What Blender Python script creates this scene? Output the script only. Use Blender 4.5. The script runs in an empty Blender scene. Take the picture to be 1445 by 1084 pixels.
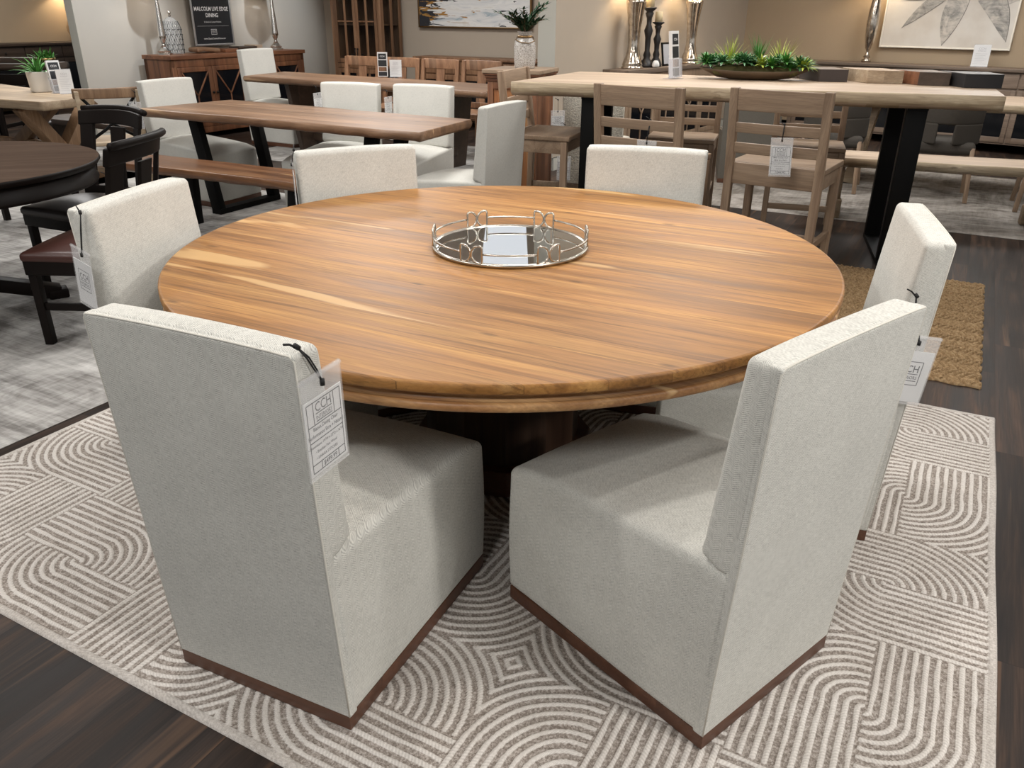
import bpy, bmesh, math, random
import numpy as np
from math import sin, cos, pi, radians, sqrt, atan2, tan
from mathutils import Vector, Matrix
random.seed(7)
RNG = np.random.default_rng(11)
COL = bpy.context.scene.collection
sc = bpy.context.scene

# ---------------------------------------------------------------- mesh helpers
class MB:
    def __init__(s): s.v = []; s.f = []; s.s = []
    def add(s, vs, fs, smooth=True, xf=None):
        n = len(s.v)
        if xf is not None: vs = [tuple(xf @ Vector(p)) for p in vs]
        s.v += [tuple(p) for p in vs]
        for f in fs: s.f.append([i + n for i in f]); s.s.append(smooth)
        return s
    def box(s, x0, y0, z0, x1, y1, z1, xf=None):
        v = [(x, y, z) for x in (x0, x1) for y in (y0, y1) for z in (z0, z1)]
        f = [(0,1,3,2),(4,6,7,5),(0,4,5,1),(2,3,7,6),(0,2,6,4),(1,5,7,3)]
        return s.add(v, f, False, xf)
    def rbox(s, x0, y0, z0, x1, y1, z1, r=.004, seg=2, mid=1, warp=None, xf=None, bulge=None):
        h = ((x1-x0)/2, (y1-y0)/2, (z1-z0)/2); c = ((x0+x1)/2, (y0+y1)/2, (z0+z1)/2)
        r = min(r, min(h)*.98)
        ax = []
        for k in range(3):
            e = [r*tan(pi/4*i/seg) for i in range(1, seg+1)]
            hi = h[k]-r
            m = mid if isinstance(mid, int) else mid[k]
            core = [hi*(-1+2*i/m) for i in range(m+1)]
            if m > 1 and hi > 4*r: core = [-hi, -hi+r*.6] + core[1:-1] + [hi-r*.6, hi]
            ax.append([-hi-t for t in reversed(e)] + core + [hi+t for t in e])
        idx = {}; vs = []; fs = []
        def vert(p):
            key = tuple(round(t, 6) for t in p)
            if key in idx: return idx[key]
            inn = [max(-(h[k]-r), min(h[k]-r, p[k])) for k in range(3)]
            d = [p[k]-inn[k] for k in range(3)]; L = sqrt(sum(t*t for t in d)) or 1
            q = [inn[k]+d[k]/L*r for k in range(3)]
            if bulge:
                a = [p[k]/h[k] for k in range(3)]
                for k in range(3):
                    o = [j for j in range(3) if j != k]
                    w = (1-a[o[0]]**2)*(1-a[o[1]]**2)
                    if abs(a[k]) > .999: q[k] += math.copysign(bulge[k]*w, a[k])
            q = [q[k]+c[k] for k in range(3)]
            if warp: q = warp(*q)
            idx[key] = len(vs); vs.append(tuple(q)); return idx[key]
        for k in range(3):
            a, b = [(1,2),(2,0),(0,1)][k]
            for sgn in (-1, 1):
                for i in range(len(ax[a])-1):
                    for j in range(len(ax[b])-1):
                        quad = []
                        for (u, w) in ((i,j),(i+1,j),(i+1,j+1),(i,j+1)):
                            p = [0,0,0]; p[k] = sgn*h[k]; p[a] = ax[a][u]; p[b] = ax[b][w]
                            quad.append(vert(p))
                        fs.append(quad if sgn > 0 else quad[::-1])
        return s.add(vs, fs, True, xf)
    def tube(s, pts, r, n=8, closed=False, xf=None, caps=True):
        pts = [Vector(p) for p in pts]; m = len(pts); vs = []; fs = []
        rr = r if isinstance(r, (list, tuple)) else [r]*m
        prev = None
        for i, p in enumerate(pts):
            if closed: t = pts[(i+1) % m]-pts[i-1]
            else: t = pts[min(i+1, m-1)]-pts[max(i-1, 0)]
            t.normalize()
            if prev is None:
                a = Vector((0,0,1)) if abs(t.z) < .9 else Vector((1,0,0))
                nx = t.cross(a).normalized()
            else: nx = (prev-t*prev.dot(t)).normalized()
            prev = nx; ny = t.cross(nx)
            for k in range(n):
                a = 2*pi*k/n; vs.append(tuple(p+(nx*cos(a)+ny*sin(a))*rr[i]))
        for i in range(m if closed else m-1):
            j = (i+1) % m
            for k in range(n):
                l = (k+1) % n; fs.append((i*n+k, i*n+l, j*n+l, j*n+k))
        if caps and not closed:
            fs.append(tuple(range(n))[::-1]); fs.append(tuple(range((m-1)*n, m*n)))
        return s.add(vs, fs, True, xf)
    def lathe(s, prof, n=32, c=(0,0,0), xf=None, sharp=False):
        vs = []; fs = []; m = len(prof); ids = []
        for (r, z) in prof:
            if r < 1e-4: ids.append([len(vs)]*n); vs.append((c[0], c[1], c[2]+z)); continue
            ids.append(list(range(len(vs), len(vs)+n)))
            for k in range(n):
                a = 2*pi*k/n; vs.append((c[0]+r*cos(a), c[1]+r*sin(a), c[2]+z))
        for i in range(m-1):
            A, B = ids[i], ids[i+1]
            for k in range(n):
                l = (k+1) % n
                f = [A[k], A[l], B[l], B[k]]; g = []
                for q in f:
                    if q not in g: g.append(q)
                if len(g) > 2: fs.append(tuple(g))
        if prof[0][0] > 1e-4: fs.append(tuple(ids[0])[::-1])
        if prof[-1][0] > 1e-4: fs.append(tuple(ids[-1]))
        return s.add(vs, fs, not sharp, xf)
    def prism(s, poly, z0, z1, xf=None, smooth=False):
        n = len(poly)
        vs = [(x, y, z0) for x, y in poly]+[(x, y, z1) for x, y in poly]
        fs = [tuple(range(n))[::-1], tuple(range(n, 2*n))]
        s.add(vs, fs, False, xf)
        b = len(s.v)-2*n
        for i in range(n):
            j = (i+1) % n; s.f.append([b+i, b+j, b+n+j, b+n+i]); s.s.append(smooth)
        return s
    def bar(s, p, q, w, d, xf=None, r=.003, up=(0,0,1)):
        p = Vector(p); q = Vector(q); t = (q-p); L = t.length; t.normalize()
        u = Vector(up)
        if abs(t.dot(u)) > .98: u = Vector((0,1,0))
        a = t.cross(u).normalized(); b = a.cross(t).normalized()
        m = Matrix(((a.x, b.x, t.x, p.x), (a.y, b.y, t.y, p.y), (a.z, b.z, t.z, p.z), (0,0,0,1)))
        if xf is not None: m = xf @ m
        return s.rbox(-w/2, -d/2, 0, w/2, d/2, L, r, 1, 1, xf=m)
    def build(s, name, mat, parent=None, loc=None, rz=0.0, mods=None):
        me = bpy.data.meshes.new(name); me.from_pydata(s.v, [], s.f)
        me.polygons.foreach_set('use_smooth', s.s)
        me.update(); me.validate()
        bm = bmesh.new(); bm.from_mesh(me); bmesh.ops.recalc_face_normals(bm, faces=bm.faces); bm.to_mesh(me); bm.free()
        o = bpy.data.objects.new(name, me); COL.objects.link(o)
        if mat: me.materials.append(mat)
        if parent: o.parent = parent
        if loc is not None: o.location = loc
        o.rotation_euler = (0, 0, rz)
        return o

def smooth_by_angle(o):
    return o

def thing(name, label, cat, loc=(0,0,0), rz=0.0, group=None):
    o = bpy.data.objects.new(name, None); COL.objects.link(o)
    o.empty_display_size = .1
    o.location = loc; o.rotation_euler = (0,0,rz)
    return tag(o, label, cat, group)
def tag(o, label, cat, group=None):
    o['label'] = label; o['category'] = cat
    if group: o['group'] = group
    return o
def struct(o):
    o['kind'] = 'structure'; return o
def copy_tree(o, label=None, loc=None, rz=None, group=None):
    def rec(s, par):
        c = s.copy(); COL.objects.link(c)
        if par is not None: c.parent = par
        for ch in list(KIDS.get(s.name, [])) or [k for k in s.children]:
            rec(ch, c)
        return c
    c = rec(o, None)
    if label: c['label'] = label
    if loc is not None: c.location = loc
    if rz is not None: c.rotation_euler = (0,0,rz)
    if group: c['group'] = group
    return c
KIDS = {}

# ---------------------------------------------------------------- node helpers
class NT:
    def __init__(s, name, rough=.5, metal=0.0, spec=.5):
        s.m = bpy.data.materials.new(name); s.m.use_nodes = True
        s.t = s.m.node_tree; s.t.nodes.clear()
        s.out = s.t.nodes.new('ShaderNodeOutputMaterial')
        s.b = s.t.nodes.new('ShaderNodeBsdfPrincipled')
        s.t.links.new(s.b.outputs[0], s.out.inputs[0])
        s.b.inputs['Roughness'].default_value = rough
        s.b.inputs['Metallic'].default_value = metal
        s.b.inputs['Specular IOR Level'].default_value = spec
        s._co = None
    def n(s, t): return s.t.nodes.new(t)
    def put(s, sock, v):
        if hasattr(v, 'is_linked') or isinstance(v, bpy.types.NodeSocket): s.t.links.new(v, sock)
        else:
            if isinstance(v, (tuple, list)) and len(v) == 3 and sock.type == 'RGBA': v = (*v, 1)
            sock.default_value = v
    def co(s):
        if s._co is None: s._co = s.n('ShaderNodeTexCoord').outputs['Object']
        return s._co
    def mth(s, op, a, b=None, c=None, clamp=False):
        n = s.n('ShaderNodeMath'); n.operation = op; n.use_clamp = clamp
        s.put(n.inputs[0], a)
        if b is not None: s.put(n.inputs[1], b)
        if c is not None: s.put(n.inputs[2], c)
        return n.outputs[0]
    def sep(s, v):
        n = s.n('ShaderNodeSeparateXYZ'); s.put(n.inputs[0], v); return n.outputs
    def comb(s, x, y, z):
        n = s.n('ShaderNodeCombineXYZ')
        for i, q in enumerate((x, y, z)): s.put(n.inputs[i], q)
        return n.outputs[0]
    def noise(s, vec, scale=1, detail=4, rough=.55, dist=0, w=None):
        n = s.n('ShaderNodeTexNoise')
        if w is not None: n.noise_dimensions = '4D'; s.put(n.inputs['W'], w)
        s.put(n.inputs['Vector'], vec); s.put(n.inputs['Scale'], scale)
        n.inputs['Detail'].default_value = detail; n.inputs['Roughness'].default_value = rough
        n.inputs['Distortion'].default_value = dist
        return n.outputs['Fac']
    def white(s, x):
        n = s.n('ShaderNodeTexWhiteNoise'); n.noise_dimensions = '1D'; s.put(n.inputs['W'], x); return n.outputs['Value']
    def vor(s, vec, scale=1, feat='F1', dim='3D'):
        n = s.n('ShaderNodeTexVoronoi'); n.voronoi_dimensions = dim; n.feature = feat
        s.put(n.inputs['Vector'], vec); s.put(n.inputs['Scale'], scale); return n.outputs
    def ramp(s, f, stops):
        n = s.n('ShaderNodeValToRGB'); s.put(n.inputs[0], f)
        e = n.color_ramp.elements
        while len(e) > 1: e.remove(e[-1])
        e[0].position = stops[0][0]; e[0].color = (*stops[0][1], 1)
        for p, c in stops[1:]:
            k = e.new(p); k.color = (*c, 1)
        return n.outputs[0]
    def rng(s, f, a, b, c=0., d=1.):
        n = s.n('ShaderNodeMapRange'); s.put(n.inputs[0], f)
        for i, q in enumerate((a, b, c, d)): s.put(n.inputs[i+1], q)
        return n.outputs[0]
    def mix(s, f, a, b, mode='MIX'):
        n = s.n('ShaderNodeMix'); n.data_type = 'RGBA'; n.blend_type = mode
        s.put(n.inputs[0], f); s.put(n.inputs[6], a); s.put(n.inputs[7], b)
        return n.outputs[2]
    def bump(s, h, strength=.3, dist=.002):
        n = s.n('ShaderNodeBump'); n.inputs['Strength'].default_value = strength
        n.inputs['Distance'].default_value = dist
        s.put(n.inputs['Height'], h); s.t.links.new(n.outputs[0], s.b.inputs['Normal'])
    def color(s, c): s.put(s.b.inputs['Base Color'], c)
    def rough(s, c): s.put(s.b.inputs['Roughness'], c)

def plain(name, col, rough=.5, metal=0., spec=.5, bump=None, var=0.):
    t = NT(name, rough, metal, spec)
    if var:
        f = t.noise(t.co(), 9, 5)
        c = t.mix(f, tuple(k*(1-var) for k in col), tuple(min(1, k*(1+var)) for k in col)); t.color(c)
    else: t.color((*col, 1))
    if bump: t.bump(t.noise(t.co(), bump[0], 4), bump[1], bump[2])
    return t.m

def wood(name, dark, mid, light, pw=.14, axis='x', rough=.42, sap=None, sapamt=.3, knots=.5, plen=None, contrast=1., seed=0., gap=0.0, pvar=.25, gscale=1., dist=1.2, fine=.3, sapsoft=.035, sapw=5.):
    t = NT(name, rough)
    X = t.sep(t.co())
    ix = {'x': (0,1,2), 'y': (1,0,2), 'z': (2,0,1)}[axis]
    L, W, Z = X[ix[0]], X[ix[1]], X[ix[2]]
    if axis == 'z': W = t.mth('ADD', W, Z)
    row = t.mth('FLOOR', t.mth('DIVIDE', t.mth('ADD', W, 50.+seed*.013), pw))
    r1 = t.white(t.mth('ADD', row, seed))
    if plen:
        col = t.mth('FLOOR', t.mth('DIVIDE', t.mth('ADD', t.mth('ADD', L, 50.), t.mth('MULTIPLY', r1, 7.3)), plen))
        r1 = t.white(t.mth('ADD', t.mth('MULTIPLY', row, 3.17), t.mth('MULTIPLY', col, 17.71)))
    off = t.mth('MULTIPLY', r1, 43.)
    g = gscale
    v1 = t.comb(t.mth('ADD', t.mth('MULTIPLY', L, .8*g), off), t.mth('MULTIPLY', W, 9.*g), t.mth('MULTIPLY', Z, 9.*g))
    n1 = t.noise(v1, 1, 6, .6, dist)
    v2 = t.comb(t.mth('ADD', t.mth('MULTIPLY', L, 5.), off), t.mth('MULTIPLY', W, 160.), t.mth('MULTIPLY', Z, 160.))
    n2 = t.noise(v2, 1, 3, .6)
    a, b = .5-.2/contrast, .5+.2/contrast
    c = t.ramp(n1, [(a, dark), (.5, mid), (b, light)])
    c = t.mix(t.rng(n2, .35, .65, 0, .35), c, tuple(k*.55 for k in dark), 'MIX')
    v4 = t.comb(t.mth('ADD', t.mth('MULTIPLY', L, 1.3*g), t.mth('MULTIPLY', off, 1.7)), t.mth('MULTIPLY', W, 42.*g), t.mth('MULTIPLY', Z, 42.*g))
    n4 = t.noise(v4, 1, 4, .65, 1.8)
    c = t.mix(t.rng(n4, .50, .72, 0, fine), c, tuple(k*.62 for k in dark))
    if sap:
        v3 = t.comb(t.mth('ADD', t.mth('MULTIPLY', L, .55*g), t.mth('MULTIPLY', off, 2.1)), t.mth('MULTIPLY', W, sapw*g), t.mth('MULTIPLY', Z, 4.))
        n3 = t.noise(v3, 1, 3, .5, .8)
        th = .70-.25*sapamt
        c = t.mix(t.rng(n3, th, th+sapsoft, 0, .85), c, sap)
    # broad per-board tone
    k = t.rng(r1, 0, 1, 1-pvar, 1+pvar)
    m = t.n('ShaderNodeMix'); m.data_type = 'RGBA'; m.blend_type = 'MULTIPLY'; m.inputs[0].default_value = 1
    t.put(m.inputs[6], c); t.put(m.inputs[7], t.comb(k, k, k)); c = m.outputs[2]
    if knots:
        vk = t.comb(t.mth('ADD', t.mth('MULTIPLY', L, 2.6), t.mth('MULTIPLY', n2, .03)), t.mth('ADD', t.mth('MULTIPLY', t.mth('ADD', W, Z), 7.5), t.mth('MULTIPLY', n4, .12)), 0.)
        vo = t.vor(vk, 1, 'F1', '2D')
        sel = t.mth('GREATER_THAN', t.sep(vo['Color'])[0], 1-.45*knots)
        kn = t.mth('MULTIPLY', t.rng(vo['Distance'], .025, .085, 1, 0), sel)
        kn = t.mth('MULTIPLY', kn, t.rng(n2, .3, .6, 1, .35))
        c = t.mix(kn, c, tuple(q*.22 for q in dark))
    if gap:
        fr = t.mth('FRACT', t.mth('DIVIDE', t.mth('ADD', W, 50.+seed*.013), pw))
        d = t.mth('MINIMUM', fr, t.mth('SUBTRACT', 1., fr))
        c = t.mix(t.rng(d, 0, gap/pw, .8, 0), c, tuple(q*.3 for q in dark))
        if plen:
            fr2 = t.mth('FRACT', t.mth('DIVIDE', t.mth('ADD', t.mth('ADD', L, 50.), t.mth('MULTIPLY', t.white(t.mth('ADD', row, seed)), 7.3)), plen))
            d2 = t.mth('MINIMUM', fr2, t.mth('SUBTRACT', 1., fr2))
            c = t.mix(t.rng(d2, 0, gap/plen, .8, 0), c, tuple(q*.3 for q in dark))
    t.color(c)
    t.rough(t.rng(n1, .3, .7, rough-.06, rough+.08))
    t.bump(n2, .08, .001)
    return t.m

def fabric(name, col, rough=.92, herring=True, amt=.16, curly=False):
    t = NT(name, rough, 0, .2)
    X = t.sep(t.co())
    u = t.mth('ADD', X[0], X[1]); z = t.mth('ADD', X[2], t.mth('MULTIPLY', t.mth('SUBTRACT', X[0], X[1]), .35))
    if curly:
        vo = t.vor(t.co(), 95)['Distance']
        n = t.noise(t.co(), 60, 4)
        f = t.mth('ADD', t.mth('MULTIPLY', vo, .7), t.mth('MULTIPLY', n, .5))
        t.color(t.ramp(f, [(.2, col), (.8, tuple(k*.62 for k in col))])); t.bump(t.mth('SUBTRACT', 1., f), .9, .006); return t.m
    w = .014
    cx = t.mth('DIVIDE', t.mth('ADD', u, 20.), w)
    tri = t.mth('PINGPONG', cx, 1.)
    st = t.mth('SINE', t.mth('MULTIPLY', t.mth('ADD', z, t.mth('MULTIPLY', tri, w*.9)), 2*pi/.0042))
    th = t.noise(t.comb(t.mth('MULTIPLY', u, 420.), t.mth('MULTIPLY', z, 60.), 0.), 1, 2)
    th2 = t.noise(t.comb(t.mth('MULTIPLY', u, 45.), t.mth('MULTIPLY', z, 400.), 3.), 1, 2)
    big = t.noise(t.co(), 7, 3)
    f = t.mth('ADD', t.mth('MULTIPLY', st, .20 if herring else 0.), t.mth('ADD', t.mth('MULTIPLY', th, .55), t.mth('ADD', t.mth('MULTIPLY', th2, .55), t.mth('MULTIPLY', big, .25))))
    t.color(t.ramp(f, [(.38, tuple(k*(1-amt*1.5) for k in col)), (.68, col), (.95, tuple(min(1, k*(1+amt*.6)) for k in col))]))
    t.bump(f, .35, .0012)
    return t.m

M = {}
M['acacia'] = wood('acacia_tabletop', (.215,.095,.026), (.345,.160,.044), (.450,.235,.072), pw=.105, rough=.46, sap=(.53,.33,.14), sapamt=.30, knots=.8, seed=3, contrast=1.3, pvar=.15, fine=.95, gap=.0006)
M['acacia'].node_tree.nodes['Principled BSDF'].inputs['Specular IOR Level'].default_value = .30
M['acacia_edge'] = wood('acacia_edge', (.24,.10,.036), (.40,.20,.078), (.54,.31,.13), pw=.9, rough=.42, sap=(.66,.44,.22), sapamt=.5, knots=.2, seed=5, contrast=1.1, pvar=.05)
M['brown_live'] = wood('brown_live_edge_wood', (.135,.070,.038), (.225,.128,.072), (.31,.185,.108), pw=.15, rough=.42, sap=(.50,.33,.19), sapamt=.2, knots=.3, seed=9)
M['bench_wood'] = wood('bench_wood', (.075,.030,.013), (.15,.066,.028), (.235,.115,.048), pw=.22, rough=.38, sap=(.50,.31,.15), sapamt=.18, knots=.3, seed=12)
M['case_wood'] = wood('reddish_case_wood', (.10,.038,.018), (.185,.075,.036), (.27,.12,.055), pw=.11, axis='z', rough=.45, knots=.2, seed=20)
M['case_wood_x'] = wood('reddish_case_wood_long', (.10,.038,.018), (.185,.075,.036), (.27,.12,.055), pw=.2, axis='x', rough=.45, knots=.1, seed=21)
M['hutch_wood'] = wood('hutch_wood', (.15,.07,.035), (.24,.125,.065), (.32,.18,.10), pw=.1, axis='z', rough=.45, knots=.2, seed=22)
M['pedestal_wood'] = wood('mixed_tone_panel_wood', (.20,.06,.02), (.36,.15,.055), (.50,.30,.13), pw=.055, axis='z', rough=.45, knots=.1, seed=25, pvar=.35)
M['light_live'] = wood('pale_live_edge_wood', (.36,.26,.18), (.48,.365,.265), (.58,.46,.345), pw=.16, rough=.48, knots=.2, seed=31, pvar=.08)
M['light_edge'] = wood('pale_bark_edge_wood', (.30,.21,.125), (.50,.40,.27), (.64,.54,.39), pw=.5, rough=.6, fine=.7, knots=.9, seed=33, pvar=.05, contrast=1.1)
M['stool_wood'] = wood('grey_brown_stool_wood', (.24,.16,.105), (.34,.238,.158), (.42,.308,.212), pw=.3, rough=.5, knots=.1, seed=37, axis='x')
M['stool_wood_z'] = wood('grey_brown_stool_post_wood', (.24,.16,.105), (.34,.238,.158), (.42,.308,.212), pw=.3, rough=.5, knots=0, seed=38, axis='z')
M['oak'] = wood('weathered_oak', (.26,.18,.11), (.40,.30,.20), (.50,.40,.28), pw=.15, rough=.55, knots=.2, seed=41)
M['oak_dark'] = wood('brown_oak_legs', (.13,.07,.035), (.22,.13,.07), (.30,.19,.11), pw=.3, rough=.5, knots=.1, seed=42, axis='z')
M['plinth'] = wood('plinth_wood', (.065,.026,.014), (.11,.045,.024), (.15,.065,.036), pw=.3, rough=.4, knots=0, seed=44)
M['dark_case'] = wood('dark_case_wood', (.03,.018,.012), (.055,.035,.024), (.08,.052,.036), pw=.2, rough=.45, knots=0, seed=45)
M['grey_case'] = wood('taupe_case_wood', (.15,.105,.075), (.22,.16,.118), (.28,.21,.158), pw=.2, rough=.5, knots=.1, seed=46)
M['floor'] = wood('dark_plank_floor', (.018,.013,.011), (.037,.026,.021), (.082,.050,.035), pw=.15, axis='y', rough=.44, sap=(.15,.085,.05), sapamt=.36, knots=0, plen=1.2, seed=51, gap=.0015, pvar=.45, contrast=1.3, fine=.5, gscale=1.3, sapsoft=.14, sapw=11.)
M['floor'].node_tree.nodes['Principled BSDF'].inputs['Specular IOR Level'].default_value = .16
M['black_top'] = wood('espresso_tabletop', (.066,.044,.033), (.080,.055,.041), (.094,.066,.050), pw=.3, rough=.85, knots=0, seed=53, pvar=.04)
M['black_top'].node_tree.nodes['Principled BSDF'].inputs['IOR'].default_value = 1.15
M['black_top'].node_tree.nodes['Principled BSDF'].inputs['Specular IOR Level'].default_value = .04
M['chair_fabric'] = fabric('woven_linen_fabric', (.600,.594,.552), amt=.26)
M['chair_fabric2'] = fabric('plain_linen_fabric', (.58,.572,.53), herring=False)
M['piping'] = plain('fabric_piping', (.62,.60,.54), .9, spec=.2)
M['boucle'] = fabric('boucle_fabric', (.66,.62,.53), curly=True)
M['grey_fabric'] = fabric('grey_fabric', (.13,.118,.10), herring=False)
M['shaded_fabric'] = fabric('shaded_grey_fabric', (.070,.062,.053), herring=False)  # grey cloth darkened so its colour carries the deep shade behind the bench
M['black'] = plain('black_metal', (.004,.004,.004), .5, spec=.12)
M['black_wood'] = plain('black_painted_wood', (.009,.0065,.0055), .45, var=.2, spec=.12)
M['cord'] = plain('black_cord', (.006,.006,.006), .7)
M['leather_black'] = plain('dark_leather', (.035,.027,.025), .42, var=.15, bump=(60,.2,.002))
M['leather_brown'] = plain('oxblood_leather', (.062,.022,.016), .38, var=.25, bump=(40,.25,.003))
M['silver'] = plain('polished_silver', (.72,.70,.67), .16, 1.)
M['tray_metal'] = plain('champagne_silver', (.50,.465,.41), .27, 1.)
M['mirror'] = plain('mirror_glass', (.80,.83,.84), .02, 1.)
M['bronze'] = plain('bronze_metal', (.30,.19,.09), .35, 1.)
M['knob'] = plain('dark_knob', (.02,.018,.016), .4, .6)
M['black_glass'] = plain('dark_cabinet_glass', (.006,.007,.009), .08)
M['paper'] = plain('white_card', (.72,.72,.72), .6)
M['ink'] = plain('dark_ink', (.02,.02,.03), .6)
M['ink_grey'] = plain('pale_grey_ink', (.42,.42,.44), .6)
M['white_ink'] = plain('white_ink', (.80,.80,.80), .6)
M['poster'] = plain('poster_black', (.012,.014,.018), .45)
M['alu'] = plain('brushed_aluminium', (.55,.56,.58), .35, .8)
M['ceramic'] = plain('white_ceramic', (.80,.79,.76), .35)
M['candle'] = plain('ivory_wax', (.72,.58,.36), .6)
M['shade'] = plain('cream_lamp_shade', (.85,.80,.70), .8)
M['dark_turned'] = plain('dark_turned_wood', (.012,.010,.010), .45)
M['leaf'] = plain('green_leaf', (.055,.20,.03), .5, var=.4)
M['leaf_dark'] = plain('dark_green_leaf', (.012,.050,.018), .5, var=.4)
M['leaf_yellow'] = plain('yellow_green_leaf', (.36,.42,.05), .5, var=.3)
M['leaf_blue'] = plain('blue_green_leaf', (.055,.17,.060), .5, var=.3)
M['moss'] = plain('moss', (.10,.09,.03), .9, var=.4, bump=(80,.5,.01))
M['blk1'] = plain('charcoal_brown_block_face', (.050,.038,.034), .5, var=.2)

def transparent(name, alpha=.18, rough=.05, tint=(1,1,1), base=(.9,.9,.9)):
    t = NT(name, rough); nt = t.t
    tr = nt.nodes.new('ShaderNodeBsdfTransparent'); tr.inputs[0].default_value = (*tint, 1)
    mx = nt.nodes.new('ShaderNodeMixShader'); mx.inputs[0].default_value = alpha
    t.color((*base,1))
    nt.links.new(tr.outputs[0], mx.inputs[1]); nt.links.new(t.b.outputs[0], mx.inputs[2]); nt.links.new(mx.outputs[0], t.out.inputs[0])
    return t.m
M['plastic'] = transparent('clear_plastic_sleeve', .16, .12)
M['acrylic'] = transparent('clear_acrylic', .22, .05, (.93,.94,.97))
M['jar_glass'] = transparent('clear_jar_glass', .13, .05, (.9,.92,.93))
M['cabinet_glass'] = transparent('hutch_glass', .10, .05, (.85,.87,.88), base=(.02,.02,.02))
def merc():
    t = NT('mercury_glass', .12, 1.)
    n = t.noise(t.co(), 30, 5, .7)
    t.color(t.ramp(n, [(.35, (.50,.44,.37)), (.5, (.66,.59,.51)), (.65, (.78,.72,.64))])); t.rough(t.rng(n, .3, .7, .05, .22))
    return t.m
M['mercury'] = merc()
def greyrug(name, a, b, sx=3., sy=30., s=0.):
    t = NT(name, .85, 0, .2); X = t.sep(t.co())
    n = t.noise(t.co(), 1.6, 6, .65, 1.5); n2 = t.noise(t.comb(t.mth('MULTIPLY', X[0], sx), t.mth('MULTIPLY', X[1], sy), s), 1, 5, .65)
    n3 = t.noise(t.comb(t.mth('MULTIPLY', X[0], sy*2), t.mth('MULTIPLY', X[1], sx), s), 1, 3, .6)
    f = t.mth('ADD', t.mth('MULTIPLY', n, .62), t.mth('ADD', t.mth('MULTIPLY', n2, .30), t.mth('MULTIPLY', n3, .14)))
    t.color(t.ramp(f, [(.42, a), (.66, b)])); t.bump(n2, .2, .002)
    return t.m
M['rug_grey'] = greyrug('distressed_grey_rug', (.17,.16,.15), (.62,.605,.58))
M['rug_grey2'] = greyrug('distressed_taupe_rug', (.10,.085,.07), (.40,.37,.335), 4, 18, 4.)
def wallmat(name, col):
    t = NT(name, .85, 0, .2); n = t.noise(t.co(), 3, 3)
    t.color(t.mix(n, tuple(k*.97 for k in col), tuple(k*1.03 for k in col))); t.bump(t.noise(t.co(), 160, 2), .06, .001); return t.m
M['wall_grey'] = wallmat('greige_wall_paint', (.40,.36,.31))
M['wall_tan'] = wallmat('tan_wall_paint', (.41,.315,.215))
M['wall_taupe'] = wallmat('taupe_wall_paint', (.43,.365,.295))
M['wall_pale'] = wallmat('pale_wall_end_paint', (.50,.49,.44))
M['ceiling'] = wallmat('white_ceiling_paint', (.86,.85,.82))

UA = atan2(-.475, .88)          # showroom grid: long axis of most tables
UX, UY = Vector((.88,-.475)).normalized(), Vector((.475,.88)).normalized()
# ---------------------------------------------------------------- camera
H_CAM, FPX, PITCH, ROLL = 1.467, 1136.9, .43573, .00684
fw = Vector((0, cos(PITCH), -sin(PITCH))); rt = Vector((1,0,0)); up = rt.cross(fw)
r2 = cos(ROLL)*rt+sin(ROLL)*up; u2 = -sin(ROLL)*rt+cos(ROLL)*up
cam = bpy.data.cameras.new('camera'); cam.lens = 36*FPX/1445; cam.sensor_width = 36; cam.sensor_fit = 'HORIZONTAL'
co = bpy.data.objects.new('camera', cam); COL.objects.link(co)
co.matrix_world = Matrix(((r2.x,u2.x,-fw.x,0),(r2.y,u2.y,-fw.y,0),(r2.z,u2.z,-fw.z,H_CAM),(0,0,0,1)))
cam.clip_start = .05; cam.clip_end = 100
sc.camera = co

# ---------------------------------------------------------------- room shell
CEIL = 2.85
o = MB().box(-22,-22,-.1,22,22,0).build('floor', M['floor'], rz=UA); struct(o)
o = MB().box(-16,-5,CEIL,12,20,CEIL+.1).build('ceiling', M['ceiling']); struct(o)
def wall(name, p, d, L, th, mat, endmat=None, off=0):
    """p start point of the visible face, d direction; thickness goes to the left of d (th>0)"""
    d = Vector(d).normalized(); m = MB().box(0, 0, 0, L, th, CEIL-.002)
    o = m.build(name, mat, loc=(p[0], p[1], 0), rz=atan2(d.y, d.x))
    if endmat:
        o.data.materials.append(endmat)
        for pl in o.data.polygons:
            if pl.normal.x < -.9: pl.material_index = 1
    return struct(o)
# W1: partition behind the glass-door sideboard (visible face towards +u)
W1a = Vector((-4.83, 9.70)); W1d = Vector((.514,.857))
wall('wall_left', (W1a.x, W1a.y), W1d, 4.3, .14, M['wall_grey'], M['wall_pale'])
wall('wall_far_left', (-9.0, 10.6), UY, 9, .2, M['wall_tan'])
W2p = Vector((-1, 12.1))
wall('wall_back', tuple(W2p-UX*2.6), UX, 5.7, .2, M['wall_taupe'])
W3d = Vector((.6,.8))
wall('wall_middle', (.385, 8.23), W3d, 4.6, .2, M['wall_taupe'], M['wall_pale'])
wall('wall_right', (3.02, 11.925), (.8,-.6), 9, .2, M['wall_tan'])
def baseboard(name, p, d, L, side=-1):
    d = Vector(d).normalized()
    o = MB().rbox(0, 0, 0, L, -.015, .12).build(name, M['wall_pale'], loc=(p[0], p[1], 0), rz=atan2(d.y, d.x)); struct(o)
baseboard('baseboard_left', (W1a.x, W1a.y), W1d, 4.0)
baseboard('baseboard_middle', (.385, 8.23), W3d, 4.5)
baseboard('baseboard_right', (3.1, 11.865), (.8,-.6), 8.5)

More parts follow.
